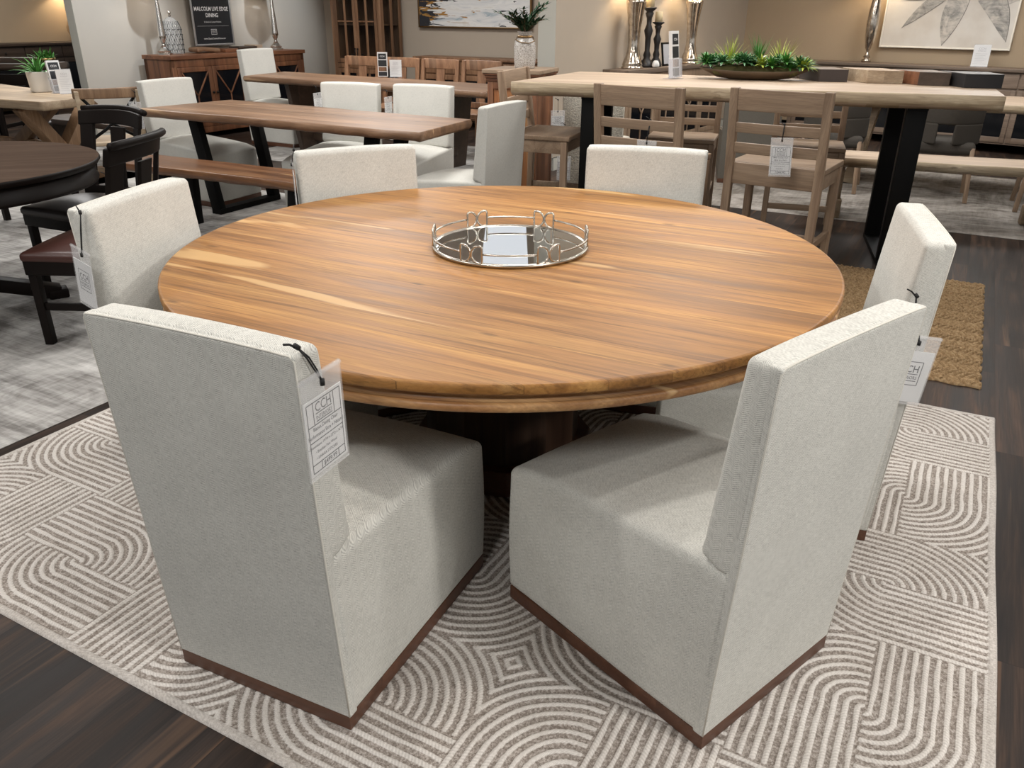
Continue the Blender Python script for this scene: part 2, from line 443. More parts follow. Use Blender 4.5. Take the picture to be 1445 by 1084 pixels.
# ---------------------------------------------------------------- main rug
def rug_pattern(U, V, T=.52, P=.0262):
    """distance phase t (ridges) and run s for each point"""
    c = np.floor(U/T).astype(int); r = np.floor((V)/T).astype(int)
    x = U-(c+.5)*T; y = V-(r+.5)*T
    horiz = ((c+r) % 2) == 1
    # rotate the horizontal tiles onto the vertical pattern
    xr = np.where(horiz, y, x); yr = np.where(horiz, -x, y)
    TL = (xr < 0) & (yr > 0); BR = (xr >= 0) & (yr <= 0)
    rad = np.sqrt(xr*xr+yr*yr); ang = np.arctan2(yr, xr)
    arc = TL | BR
    t = np.where(arc, rad, np.abs(xr)); s = np.where(arc, ang*rad, yr)
    # arcs are drawn as slightly polygonal in the corners beyond the quarter circle
    return t/P, s
def build_rug():
    LU, LV = 3.13, 2.585; nu, nv = 760, 628
    u = np.linspace(0, LU, nu); v = np.linspace(0, LV, nv)
    U, V = np.meshgrid(u, v, indexing='ij')
    wob = .0007*np.sin(U*37+np.sin(V*11)*2)+.0007*np.sin(V*41+np.cos(U*13)*2)
    t, s = rug_pattern(U+wob, V-wob+.02)
    fr = t-np.floor(t)
    ridge = np.clip((np.abs(fr-.5)-.245)/.07*-1, 0, 1)          # 1 on the thick pale cord
    prof = np.sqrt(np.clip(1-((fr-.5)/.27)**2, 0, 1))
    tw = .5+.5*np.sin(2*pi*(s/.0095)+fr*5)
    z = .003+.0050*prof*ridge*(.82+.18*tw)+(1-ridge)*.0016*np.sin(2*pi*s/.012)*np.sin(2*pi*fr*2)
    e = np.minimum(np.minimum(U, LU-U), np.minimum(V, LV-V))
    edge = e < .022
    z = np.where(edge, .005+.004*np.sqrt(np.clip(1-((e-.011)/.012)**2, 0, 1)), z)
    ridge = np.where(edge, .45, ridge)
    rim = e < 1e-6
    z = np.where(rim, .001, z)
    wav = .002*np.sin(V*9)*(np.minimum(U, LU-U) < .03)+0
    X = U+np.where(U > LU-.03, .002*np.sin(V*7), 0); Y = V+np.where(V > LV-.03, .003*np.sin(U*6), 0)
    co_ = np.stack([X, Y, z], -1).reshape(-1, 3).astype(np.float32)
    i = np.arange(nu-1)[:, None]; j = np.arange(nv-1)[None, :]
    a = (i*nv+j); q = np.stack([a, a+nv, a+nv+1, a+1], -1).reshape(-1, 4)
    me = bpy.data.meshes.new('patterned_rug')
    me.vertices.add(len(co_)); me.vertices.foreach_set('co', co_.ravel())
    me.loops.add(q.size); me.loops.foreach_set('vertex_index', q.ravel().astype(np.int32))
    me.polygons.add(len(q)); me.polygons.foreach_set('loop_start', np.arange(0, q.size, 4, dtype=np.int32))
    me.polygons.foreach_set('use_smooth', np.ones(len(q), bool))
    me.update(calc_edges=True)
    for nm, arr in (('ridge', ridge), ('run', s), ('phase', fr), ('edge', edge.astype(float))):
        at = me.attributes.new(nm, 'FLOAT', 'POINT'); at.data.foreach_set('value', arr.ravel().astype(np.float32))
    t_ = NT('woven_rug_yarn', .92, 0, .15)
    def attr(n):
        k = t_.n('ShaderNodeAttribute'); k.attribute_name = n; return k.outputs['Fac']
    rg = attr('ridge'); n1 = t_.noise(t_.co(), 170, 3, .7); n2 = t_.noise(t_.co(), 420, 2); n3 = t_.noise(t_.co(), 5, 3)
    sn = t_.mth('SINE', t_.mth('ADD', t_.mth('MULTIPLY', attr('run'), 2*pi/.0085), t_.mth('MULTIPLY', attr('phase'), 9.)))  # twist shading along each cord, painted into the yarn colour
    cn = t_.mth('ADD', t_.rng(n1, .3, .7, 0, .6), t_.rng(sn, -1, 1, 0, .4))
    cord = t_.mix(cn, (.47,.435,.40), (.74,.705,.665))
    val = t_.ramp(n1, [(.36, (.17,.142,.122)), (.50, (.29,.252,.222)), (.64, (.46,.42,.385))])
    c = t_.mix(t_.rng(rg, .2, .6), val, cord)
    c = t_.mix(t_.rng(n3, .35, .7, 0, .18), c, (.50,.45,.38), 'MULTIPLY')
    t_.color(c); t_.bump(t_.mth('ADD', n1, t_.mth('MULTIPLY', n2, .5)), .55, .003)
    me.materials.append(t_.m)
    o = bpy.data.objects.new('patterned_rug', me); COL.objects.link(o)
    o.location = (-2.06, 2.06, 0); o.rotation_euler = (0,0,UA)
    return tag(o, 'cream and taupe rug woven with stripes and arcs under the round dining table', 'rug')
build_rug()

def flat_rug(name, label, p, L, W, mat, z=.008):
    o = MB().rbox(0,0,0,L,W,z, r=.003).build(name, mat, loc=(p[0],p[1],0), rz=UA); return tag(o, label, 'rug')
p = Vector((-2.20, 1.93))-UX*4.6
m = MB().rbox(0,0,0,4.6,4.6,.004, r=.002)
o = tag(m.build('distressed_rug', M['rug_grey'], loc=(p.x,p.y,0), rz=UA), 'distressed pale grey rug under the black round table, beside the dark plank floor', 'rug')
tag(MB().rbox(0,0,0,2.9,1.9,.004, r=.002).build('distressed_rug', M['rug_grey'], loc=(-3.1,9.0,0), rz=UA), 'pale rug on the floor under the far brown slab table', 'rug')
p = Vector((2.6, 6.17))-UX*1.75
tag(MB().rbox(0,0,0,5.6,2.6,.004, r=.002).build('distressed_rug', M['rug_grey2'], loc=(p.x,p.y,0), rz=UA), 'distressed taupe rug under the low pale bench on the right', 'rug')
tag(MB().rbox(0,0,0,2.2,1.8,.004, r=.002).build('distressed_rug', M['rug_grey'], loc=(-5.75,8.3,0), rz=UA), 'white and grey rug under the weathered oak trestle table', 'rug')

def jute():
    LU, LV = .95, 1.62; nu, nv = 330, 560
    u = np.linspace(0, LU, nu); v = np.linspace(0, LV, nv); U, V = np.meshgrid(u, v, indexing='ij')
    w = .078; col = np.floor(V/w).astype(int); f = V/w-col
    sgn = np.where(col % 2 == 0, 1, -1)
    ph = (U+sgn*(f-.5)*w*.75)/.031+.15*np.sin(V*23+U*9)
    rope = np.abs(np.sin(pi*ph)); pr = np.sqrt(np.clip(1-((f-.5)/.52)**2, 0, 1))
    z = .003+.019*(.25+.75*pr)*rope**.7*(.9+.1*np.sin(U*310+V*170))
    e = np.minimum(np.minimum(U, LU-U), np.minimum(V, LV-V)); z = np.where(e < 1e-6, .001, z)
    X = U+np.where((U > LU-.02) | (U < .02), .006*np.sin(V*60), 0); Y = V+np.where((V < .02) | (V > LV-.02), .005*np.sin(U*50), 0)
    co_ = np.stack([X, Y, z], -1).reshape(-1, 3).astype(np.float32)
    i = np.arange(nu-1)[:, None]; j = np.arange(nv-1)[None, :]; a = i*nv+j
    q = np.stack([a, a+nv, a+nv+1, a+1], -1).reshape(-1, 4)
    me = bpy.data.meshes.new('jute_rug'); me.vertices.add(len(co_)); me.vertices.foreach_set('co', co_.ravel())
    me.loops.add(q.size); me.loops.foreach_set('vertex_index', q.ravel().astype(np.int32))
    me.polygons.add(len(q)); me.polygons.foreach_set('loop_start', np.arange(0, q.size, 4, dtype=np.int32))
    me.polygons.foreach_set('use_smooth', np.ones(len(q), bool)); me.update(calc_edges=True)
    at = me.attributes.new('h', 'FLOAT', 'POINT'); at.data.foreach_set('value', (pr*rope).ravel().astype(np.float32))
    t_ = NT('jute_fibre', .9, 0, .15); k = t_.n('ShaderNodeAttribute'); k.attribute_name = 'h'
    n1 = t_.noise(t_.co(), 70, 4, .7)
    c = t_.ramp(n1, [(.3, (.16,.095,.045)), (.5, (.30,.20,.105)), (.7, (.42,.30,.17))])
    t_.color(c); t_.bump(n1, .6, .004)
    me.materials.append(t_.m)
    o = bpy.data.objects.new('jute_rug', me); COL.objects.link(o)
    p = Vector((2.006, 3.126))-UX*LU
    o.location = (p.x, p.y, 0); o.rotation_euler = (0,0,UA)
    tag(o, 'small braided jute rug in a brown herringbone on the dark plank floor', 'rug')
jute()

# ---------------------------------------------------------------- slab tops
def slab(name, quad, z0, z1, mat, edgemat, parent, amp=.012, seed=1, under=.02, natural=(0,2), bulge=.010):
    """quad: near-left, near-right, far-right, far-left (local xy). natural: which sides are bark edges"""
    rnd = random.Random(seed); ph = [rnd.uniform(0, 6) for _ in range(8)]
    pts = []; nrm = []; ww = []
    n = 48
    for k in range(4):
        a = Vector(quad[k]); b = Vector(quad[(k+1) % 4]); d = (b-a); L = d.length; d.normalize(); nn = Vector((d.y, -d.x))
        mm = n if k in natural else 10
        for i in range(mm):
            t = i/mm; env = min(1, sin(pi*t)*3)
            w = (sin(t*L*3.1+ph[k])*.6+sin(t*L*7.7+ph[k+1])*.3+sin(t*L*19+ph[k+2])*.15) if k in natural else 0
            q = a+d*(t*L)+nn*(amp*w*env)
            pts.append(q); nrm.append(nn if i else (nn+Vector((a-Vector(quad[k-1])).normalized().yx)*0).normalized()); ww.append((1 if k in natural else .0, w, t))
    cx = sum((Vector(q) for q in quad), Vector((0,0)))/4
    rings = []
    N = len(pts); h = z1-z0
    for (fz, kind) in ((1, 'in'), (.93, 'e'), (.6, 'm'), (.25, 'l'), (0, 'u')):
        ring = []
        for q, nn, (nat, w, t) in zip(pts, nrm, ww):
            d = -.004 if kind == 'in' else 0
            if nat:
                if kind == 'm': d = bulge+.004*sin(w*5+t*40)
                elif kind == 'l': d = bulge*.3+.006*sin(w*7+t*30)
                elif kind == 'u': d = -under+.006*sin(t*50+w*3)
            elif kind == 'u': d = -.003
            ring.append((q.x+nn.x*d, q.y+nn.y*d, z0+h*fz))
        rings.append(ring)
    vs = [p for r in rings for p in r]; fs = []
    fs.append(tuple(range(N)))
    for i in range(len(rings)-1):
        for k in range(N):
            l = (k+1) % N; fs.append((i*N+k, (i+1)*N+k, (i+1)*N+l, i*N+l))
    fs.append(tuple(range((len(rings)-1)*N, len(rings)*N))[::-1])
    m = MB().add(vs, fs, False)
    for i in range(1, len(m.s)-1): m.s[i] = True
    o = m.build(name, mat, parent)
    o.data.materials.append(edgemat)
    for pl in o.data.polygons:
        if abs(pl.normal.z) < .8: pl.material_index = 1
    return o

def world_quad(org, rz, pts):
    c, s = cos(rz), sin(rz)
    return [((x-org[0])*c+(y-org[1])*s, -(x-org[0])*s+(y-org[1])*c) for x, y in pts]

# ---------------------------------------------------------------- the round dining table
def round_table():
    t = thing('round_dining_table', 'large round acacia wood dining table holding the mirrored tray', 'table', (-.032, 2.557, 0), UA+.02)
    R = 1.042; n = 128
    def ring(prof, name, mat, par):
        return MB().lathe(prof, n).build(name, mat, par)
    top = ring([(0,.760),(R-.008,.760),(R-.003,.7585),(R,.755),(R,.738),(R-.002,.734),(R-.006,.732),(0,.732)], 'tabletop', M['acacia'], t)
    for p in top.data.polygons: p.use_smooth = abs(p.normal.z) < .9
    o = ring([(R-.04,.7325),(R-.012,.732),(R-.014,.729),(R-.034,.7275),(R-.034,.714),(R-.012,.7125),(R-.05,.711)], 'groove_moulding', M['acacia_edge'], t)
    o = ring([(R-.05,.7115),(R-.010,.711),(R-.005,.707),(R-.004,.700),(R-.005,.693),(R-.010,.689),(R-.06,.688),(R-.06,.69),(R-.06,.71)], 'rim_apron', M['acacia_edge'], t)
    # pedestal: a faceted drum of boards on a plinth
    MB().lathe([(0,.69),(.46,.69),(.46,.66),(.30,.655),(0,.655)], 8, sharp=True).build('top_plate', M['plinth'], t)
    MB().lathe([(.26,.656),(.27,.10)], 12, sharp=True).build('pedestal', wood('drum_wood', (.022,.011,.007), (.045,.023,.013), (.07,.038,.022), pw=.14, axis='z', seed=61), t)
    MB().lathe([(.31,.10),(.315,.095),(.315,.012),(.31,.008)], 12, sharp=True).build('pedestal_plinth', M['plinth'], t)
    return t
round_table()

# ---------------------------------------------------------------- upholstered skirted chair
def parsons(label, name='upholstered_dining_chair', mat='chair_fabric', zt=.93, detail=True, group=None, tall=1.0):
    w, L, rk, zj = .25, .655, .0535, .470
    def rear(z): return -rk*(z-.03)/(.93-.03)
    t = thing(name, label, 'chair', group=group)
    MB().rbox(-w+.003, -.003, .0, w-.003, L-.006, .040, r=.002).build('wooden_plinth', M['plinth'], t)
    def warp(x, y, z):
        fy = (y)/L; k = 1-fy
        yy = y+rear(z)*max(0, k)
        fz = max(0, (z-.03)/.39)
        f = min(1, max(0, fy))
        crown = (.052*(1-f)**.85+.006)*fz
        dome = .030*max(0, 1-(x/w)**2)*sin(pi*min(1, max(0, .15+f*.8)))*(fz > .93)
        front = -.020*max(0, (f-.80)/.20)**2*fz
        hem = .004*sin(x*9+1)*sin(y*8)*(fz < .05)
        puff = .0045*sin(pi*min(1, fz))
        yy += (puff if f > .95 else 0)
        return (x*(1+(puff/w if f > .02 and f < .98 else 0)), yy, z+crown+dome+front+hem)
    seat = MB().rbox(-w, 0, .036, w, L, .42, r=.018 if detail else .015, seg=3, mid=(10,14,8) if detail else (6,8,2), warp=warp).build('skirted_seat', M[mat], t)
    def wb(x, y, z):
        fz = (z-.468)/(zt-.468)
        th0, th1 = .092, .070
        yy = rear(z)+(y/.09)*(th0+(th1-th0)*fz)
        xx = x*(1+.018*fz)
        crown = -.003*(abs(x)/w)**3*max(0, fz)+.001*sin(x*9+2)*(fz > .95)
        drop = (.012 if y > .045 else -.002)*(fz < .06)
        return (xx, yy, z+crown+drop)
    back = MB().rbox(-w, 0, .468, w, .09, zt, r=.017, seg=3, mid=(12,2,12) if detail else (6,1,6), warp=wb, bulge=(.002,.006,.003)).build('backrest', M[mat], t)
    def wp(x, y, z):
        return (x*(1+.018*max(0, (z-.468)/(zt-.468))), y+rear(z), z+(.001*sin(x*9+2)-.003*(abs(x)/w)**3)*(z > zt-.05))
    MB().rbox(-w-.0002, -.003, .037, w+.0002, .026, zt-.001, r=.0065, seg=2, mid=(12,1,14), warp=wp, bulge=(0,.003,0)).build('back_panel', M[mat], t)
    if detail:
        pp = MB()
        e = w-.0015
        def rr(x, z, o=-.001): return (x*(1+.018*max(0, (z-.468)/(zt-.468))), rear(z)-.0012+o*0, z+(.001*sin(x*9+2)-.003*(abs(x)/w)**3)*(z > zt-.05))
        path = [rr(-e+.002, .04), rr(-e, .2), rr(-e, .46), rr(-e, .6), rr(-e, .8), rr(-e, zt-.012), rr(-e+.008, zt-.003), rr(-e+.05, zt-.002), rr(-.1, zt-.002), rr(0, zt-.002), rr(.1, zt-.002), rr(e-.05, zt-.002), rr(e-.008, zt-.003), rr(e, zt-.012), rr(e, .8), rr(e, .6), rr(e, .46), rr(e, .2), rr(e-.002, .04)]
        pp.tube(path, .0021, 6)
        pp.build('piping', M['piping'], t)
    return t
def put(t, x, y, a): t.location = (x, y, 0); t.rotation_euler = (0,0,a); return t
A_POSE = (-.576, 1.406, -.433); B_POSE = (.604, 1.415, .696); C_POSE = (-1.187, 2.563, -1.785); D_POSE = (-.656, 3.462, 3.582); E_POSE = (.562, 3.516, -3.429); F_POSE = (1.138, 2.26, 1.30)
RT = 'upholstered chairs around the round table'
chA = put(parsons('linen chair seen from behind at front left, price tag on its right side', group=RT), *A_POSE)
def again(src, label, pose, grp=RT):
    c = copy_tree(src, label, (pose[0], pose[1], .0), pose[2], grp); return c
chB = again(chA, 'linen chair at front right with its back to the camera and no visible tag', B_POSE)
chC = again(chA, 'linen chair at the left of the round table with a black cord on its edge', C_POSE)
chD = again(chA, 'linen chair at the back left of the round table, nearest the slab bench', D_POSE)
chE = again(chA, 'linen chair at the back right of the round table, below the ladder-back stools', E_POSE)
chF = again(chA, 'linen chair at the right of the round table beside the jute rug', F_POSE)
for c in (chA, chB, chC, chD, chE, chF): c.location.z = .007

# ---------------------------------------------------------------- mirrored tray
def tray():
    t = thing('mirrored_tray', 'round mirrored tray with looped silver gallery rail on the acacia table', 'tray', (-.009, 2.585, .760), 0)
    R = .255
    MB().lathe([(0,0),(R-.006,0),(R,.003),(R+.001,.009),(R-.003,.013),(R-.010,.0125),(R-.012,.008),(0,.008)], 72).build('rim', M['tray_metal'], t)
    MB().lathe([(0,.0085),(R-.0125,.0085),(R-.0125,.0096),(0,.0096)], 72, sharp=True).build('mirror', M['mirror'], t)
    def P(a, z, dr=0): return ((R-.004+dr)*cos(a), (R-.004+dr)*sin(a), z)
    centers = [radians(d) for d in (-62, -118, 180, 118, 62, 0)]
    half = .150
    for ca in centers:
        m = MB()
        for sg in (-1, 1):
            pts = []
            # a D shape: straight outer upright, curved inner side meeting its twin
            x0, x1, zb, zt = .006, half, .0115, .064
            xc = x1-.30*(x1-x0); aa = xc-x0; zm = (zt+zb)/2; hz = (zt-zb)/2
            prof = [(x1, zm-hz*.8), (x1, zm), (x1, zm+hz*.8), (x1-.012, zt)]+[(xc-aa*cos(q), zm+hz*sin(q)) for q in [pi/2-pi*k/10 for k in range(11)]]+[(x1-.012, zb)]
            pts = [P(ca+sg*x, z) for x, z in prof]
            m.tube(pts, .0034, 6, closed=True)
        m.build('looped_ornament', M['tray_metal'], t)
    srt = sorted([(c % (2*pi)) for c in centers])
    for i, a in enumerate(srt):
        b = srt[(i+1) % 6]
        if b < a: b += 2*pi
        a2, b2 = a+half, b-half
        pts = [P(a2+(b2-a2)*k/12, .040) for k in range(13)]
        MB().tube(pts, .0032, 6).build('rail', M['tray_metal'], t)
tray()
# ---------------------------------------------------------------- lettering
_TX = {}
def text_geo(body, size, bold=0.0):
    key = (body, bold)
    if key not in _TX:
        cu = bpy.data.curves.new('t', 'FONT'); cu.body = body; cu.size = 1; cu.align_x = 'CENTER'; cu.offset = bold; cu.resolution_u = 2
        ob = bpy.data.objects.new('t', cu); COL.objects.link(ob)
        dg = bpy.context.evaluated_depsgraph_get(); dg.update()
        me = bpy.data.meshes.new_from_object(ob.evaluated_get(dg))
        _TX[key] = ([tuple(v.co) for v in me.vertices], [tuple(p.vertices) for p in me.polygons])
        bpy.data.objects.remove(ob); bpy.data.curves.remove(cu); bpy.data.meshes.remove(me)
    vs, fs = _TX[key]
    return vs, fs
def lettering(mb, body, x, z, size, y=0., bold=0.0, squeeze=1.):
    vs, fs = text_geo(body, size, bold)
    mb.add([(x+v[0]*size*squeeze, y, z+v[1]*size) for v in vs], fs, False)
def rule(mb, x0, z0, x1, z1, y, w=.001):
    if abs(x1-x0) > abs(z1-z0): mb.add([(x0,y,z0-w),(x1,y,z0-w),(x1,y,z0+w),(x0,y,z0+w)], [(0,1,2,3)], False)
    else: mb.add([(x0-w,y,z0),(x0+w,y,z0),(x0+w,y,z1),(x0-w,y,z1)], [(0,1,2,3)], False)

_TAGM = {}
def tag_meshes(kind, price, title):
    key = (kind, price, title)
    if key in _TAGM: return _TAGM[key]
    w, h = .0535, .148
    b = MB(); y = -.0012; T = -.045
    if kind == 'front':
        for a in (((-w+.006, T-.006), (w-.006, T-.006)), ((-w+.006, T-h+.006), (w-.006, T-h+.006)), ((-w+.006, T-h+.006), (-w+.006, T-.006)), ((w-.006, T-h+.006), (w-.006, T-.006)),
                  ((-w+.006, T-.050), (w-.006, T-.050)), ((-w+.006, T-.081), (w-.006, T-.081)), ((-w+.006, T-.126), (w-.006, T-.126)),
                  ((-.030, T-.050), (-.030, T-.006)), ((.028, T-.050), (.028, T-.006)), ((-.022, T-.142), (-.022, T-.126)), ((.028, T-.142), (.028, T-.126)),
                  ((-.024, T-.030), (.022, T-.030)), ((-.024, T-.045), (.022, T-.045))):
            rule(b, a[0][0], a[0][1], a[1][0], a[1][1], y)
        lettering(b, 'CCH', -.001, T-.027, .026, y, .004, .85)
        lettering(b, 'INTERIORS', -.001, T-.0425, .0118, y, .004, .8)
        lettering(b, title[0], 0, T-.061, .0105, y, .01, .85); lettering(b, title[1], 0, T-.074, .0105, y, .01, .85)
        for i, s in enumerate(title[2:5]): lettering(b, s, -.004, T-.093-.0125*i, .0082, y, .008, .85)
        lettering(b, price, .003, T-.1385, .0135, y, .016, .9)
    else:
        for a in (((-.032, T-.030), (.032, T-.030)), ((-.032, T-.098), (.032, T-.098)), ((-.032, T-.098), (-.032, T-.030)), ((.032, T-.098), (.032, T-.030)), ((-.026, T-.066), (.026, T-.066)), ((-.026, T-.086), (.026, T-.086))):
            rule(b, a[0][0], a[0][1], a[1][0], a[1][1], y, .0011)
        lettering(b, 'CCH', 0, T-.061, .029, y, .01, .85); lettering(b, 'INTERIORS', 0, T-.081, .0135, y, .012, .8)
    s = MB().rbox(-w-.004, -.0022, -.20, w+.004, -.0016, .0, r=.0002, seg=1).rbox(-w-.004, .0012, -.20, w+.004, .0018, .0, r=.0002, seg=1)
    s.box(-w-.004, -.0022, -.202, w+.004, .0018, -.1995).box(-w-.006, -.003, -.008, w+.006, .003, -.004)
    c = MB().box(-w, -.0009, T-h, w, .0009, T)
    so = s.build('clear_sleeve', M['plastic']); ca = c.build('card', M['paper']); le = b.build('lettering', M['ink'])
    _TAGM[key] = (so.data, ca.data, le.data)
    for o in (so, ca, le): bpy.data.objects.remove(o)
    return _TAGM[key]
T_CHAIR = ('Blanca Dining Chair', 'Performance Ezra + Natural', '\u2022 Dimensions: 19"W x 25"D x 36"H', '\u2022 Brazilian Pine Wood', '\u2022 LINAGA STITCHES')
T_STOOL = ('Miller Counter Stool', 'Misty Grey Finish', '\u2022 Dimensions: 18"W x 22"D x 42"H', '\u2022 Solid Acacia Wood', '\u2022 Ladder Back')
def price_tag(label, loc, rz, kind='front', cord=None, price='$499.99', title=T_CHAIR, tilt=0., lean=0., group='hanging price tags', scale=1.):
    t = thing('hanging_price_tag', label, 'price tag', loc, rz, group)
    t.rotation_euler = (lean, tilt, rz); t.scale = (scale,)*3
    ms = tag_meshes(kind, price, title)
    for n, me in (('clear_sleeve', ms[0]), ('card', ms[1])):
        o = bpy.data.objects.new(n, me); COL.objects.link(o); o.parent = t
        if n == 'card':
            l = bpy.data.objects.new('lettering', ms[2]); COL.objects.link(l); l.parent = o
    if cord:
        m = MB()
        for dx in (-.0025, .0025): m.tube([(p[0]+dx*(1 if 0 < i < len(cord)-1 else 0), p[1], p[2]) for i, p in enumerate(cord)], .0017, 6)
        e = cord[0]; m.tube([(e[0]-.004,e[1],e[2]+.004),(e[0]+.004,e[1]-.002,e[2]-.004)], .005, 7)
        f = cord[-1]; m.tube([(f[0],f[1],f[2]+.006),(f[0],f[1],f[2]-.006)], .0045, 7)
        m.tube([(e[0]-.003,e[1],e[2]),(e[0]-.016,e[1],e[2]+.010),(e[0]-.028,e[1]+.002,e[2]+.014)], .0022, 6)
        m.build('cord', M['cord'], t)
    return t
def at_chair(pose, p):
    x, y, a = pose; return (x+cos(a)*p[0]-sin(a)*p[1], y+sin(a)*p[0]+cos(a)*p[1], p[2]+.007)
price_tag('price tag with full lettering on the side of the front left linen chair', at_chair(A_POSE, (.268, -.010, .886)), A_POSE[2]+pi/2,
          cord=[(-.028, .020, .052), (-.018, .006, .030), (-.004, .003, .0), (.0, -.004, -.022)], tilt=radians(-1), lean=.0)
price_tag('price tag with square logo hanging by black cord on the left linen chair', at_chair(C_POSE, (.288, -.010, .822)), C_POSE[2]+pi/2-.45, kind='back',
          cord=[(.0, .020, .112), (.002, .012, .06), (.012, .0, .0), (.012, -.003, -.018)], tilt=radians(7), scale=.93)
price_tag('price tag in a clear sleeve jutting out behind the front right linen chair', at_chair(F_POSE, (-.268, -.020, .680)), F_POSE[2]-pi/2+.25, kind='back',
          cord=[(-.045, .006, .105), (-.035, .002, .06), (-.012, .0, .01), (.0, -.003, -.02)], tilt=radians(6))
price_tag('price tag seen almost edge-on beside the back left linen chair, left of its backrest', at_chair(D_POSE, (.275, .03, .90)), D_POSE[2]+pi/2-.15,
          cord=[(.01, .012, .045), (.006, .004, .02), (0, -.003, -.015)])
# ---------------------------------------------------------------- more skirted chairs
FAR = 'upholstered chairs around the brown slab table'
pf = parsons('linen chair at the right end of the brown slab table behind the bench', mat='chair_fabric2', detail=False, group=FAR); put(pf, -.085, 5.31, 1.076)
G2 = pf
def far(label, x, y, a, g=FAR):
    c = copy_tree(pf, label, (x, y, 0), a, g); return c
far('linen chair at the left end of the brown slab table beside the bench', -2.83, 6.98, -2.066)
far('left one of two linen chairs on the far side of the brown slab table', -1.30, 6.74, 2.80)
far('right one of two linen chairs on the far side of the brown slab table', -.71, 6.60, 2.74)
tallc = parsons('tall linen chair at the left end of the far brown table by the sideboard', mat='chair_fabric2', zt=1.03, detail=False); put(tallc, -2.97, 10.04, -2.066)
bc = parsons('curly cream boucle chair standing under the left end of the pale bar table', mat='boucle', zt=.86, detail=False); put(bc, .66, 7.0, -.25)
gc = parsons('grey fabric chair seen through the slats of the right ladder-back stool', mat='grey_fabric', zt=.82, detail=False); put(gc, 2.15, 7.6, -.2)
price_tag('small price tag on the linen chair at the slab table left end', (-2.93, 6.55, .80), -.3, group='hanging price tags', cord=[(0,.02,.07),(0,0,-.01)])
price_tag('small price tag by the top corner of the left far linen chair', (-1.55, 6.72, .86), 1.2, cord=[(0,.01,.04),(0,0,-.01)])
price_tag('small price tag by the top corner of the right far linen chair', (-.97, 6.55, .85), 1.2, cord=[(0,.01,.04),(0,0,-.01)])
price_tag('price tag hanging low beside the cream boucle chair', (.42, 6.88, .36), .0, title=T_CHAIR, cord=[(0,.01,.25),(0,0,-.01)])
price_tag('price tag hanging at the upper left of the cream boucle chair', (.36, 6.9, .72), .1, title=T_CHAIR, cord=[(0,.01,.08),(0,0,-.01)])

# ---------------------------------------------------------------- slab tables and benches
def slab_table(name, label, cat, quad, z0, z1, top, edge, seed, legs, **kw):
    org = quad[0]; rz = atan2(quad[1][1]-quad[0][1], quad[1][0]-quad[0][0])
    t = thing(name, label, cat, (org[0], org[1], 0), rz)
    q = world_quad(org, rz, quad)
    slab('slab_top', q, z0, z1, top, edge, t, seed=seed, **kw)
    legs(t, q, z0)
    return t, org, rz
def uframe(t, x, y0, y1, z, splay=.10, w=.09, d=.06, dx=0.0, mat='black'):
    m = MB(); m.bar((x, y0+splay*0, z), (x+dx, y0-splay*0, 0.03), w, d, up=(0,1,0)); m.bar((x, y1, z), (x+dx, y1, .03), w, d, up=(0,1,0))
    m.box(x+dx-w/2, y0-.03, .0, x+dx+w/2, y1+.03, .04); m.box(x-w/2, y0-.02, z-.012, x+w/2, y1+.02, z)
    m.build('leg_frame', M[mat], t)
def legs_T1(t, q, z):
    L = Vector(q[1]).length
    uframe(t, .46, .12, .72, z, dx=.12); uframe(t, L-.46, .12, .46, z, dx=-.12)
slab_table('live_edge_table', 'brown wood slab dining table on black steel legs, behind the left rear linen chair', 'table',
           [(-2.86,6.43), (-.588,5.221), (-.30,5.90), (-2.37,7.11)], .700, .76, M['brown_live'], M['brown_live'], 3, legs_T1, amp=.018)
def legs_b(t, q, z):
    L = Vector(q[1]).length
    uframe(t, .42, .06, .30, z, dx=-.02, w=.08); uframe(t, L-.42, .06, .30, z, dx=-.05, w=.08)
q = [Vector((-2.85, 5.86)), Vector((-1.05, 4.97))]; nv = Vector((.443,.896))*.37
slab_table('live_edge_bench', 'brown slab bench with wavy front edge beside the brown slab table', 'bench',
           [tuple(q[0]), tuple(q[1]), tuple(q[1]+nv), tuple(q[0]+nv)], .40, .46, M['bench_wood'], M['bench_wood'], 8, legs_b, amp=.012)
def legs_T2(t, q, z):
    L = Vector(q[1]).length
    for k in (.55, L-.7):
        MB().prism([(-.20,0),(.20,0),(.34,z-.0),(-.34,z-.0)], -.03, .03, xf=Matrix.Translation((k, .42, 0)) @ Matrix.Rotation(pi/2, 4, 'Z') @ Matrix.Rotation(pi/2, 4, 'X')).build('trestle_leg', M['dark_case'], t)
    MB().rbox(.5, .38, .12, L-.65, .46, .20).build('stretcher', M['dark_case'], t)
slab_table('live_edge_table', 'long far brown slab table carrying a small brochure stand, before the display hutch', 'table',
           [(-2.92,9.28), (-.25,7.62), (-.16,8.42), (-2.66,9.98)], .73, .79, M['brown_live'], M['brown_live'], 5, legs_T2, amp=.02)
def legs_T5(t, q, z):
    L = Vector(q[1]).length
    for x, dx, w in ((.50, 0, .085), (L-.43, 0, .115)):
        m = MB()
        for y in (.10, .80):
            m.bar((x, y, z), (x+dx, y, .02), w, .07, up=(0,1,0))
        m.box(x+dx-w/2, .06, 0, x+dx+w/2, .84, .03); m.box(x-w/2, .05, z-.012, x+w/2, .85, z)
        m.build('leg_frame', M['black'], t)
T5T, T5O, T5R = slab_table('live_edge_bar_table', 'pale wood slab bar table with bark edges on black legs, holding the succulent bowl', 'table',
           [(-.02,5.57), (2.76,4.78), (3.09,5.56), (.50,6.55)], .955, 1.04, M['light_live'], M['light_edge'], 11, legs_T5, amp=.012, under=.035, bulge=.004)
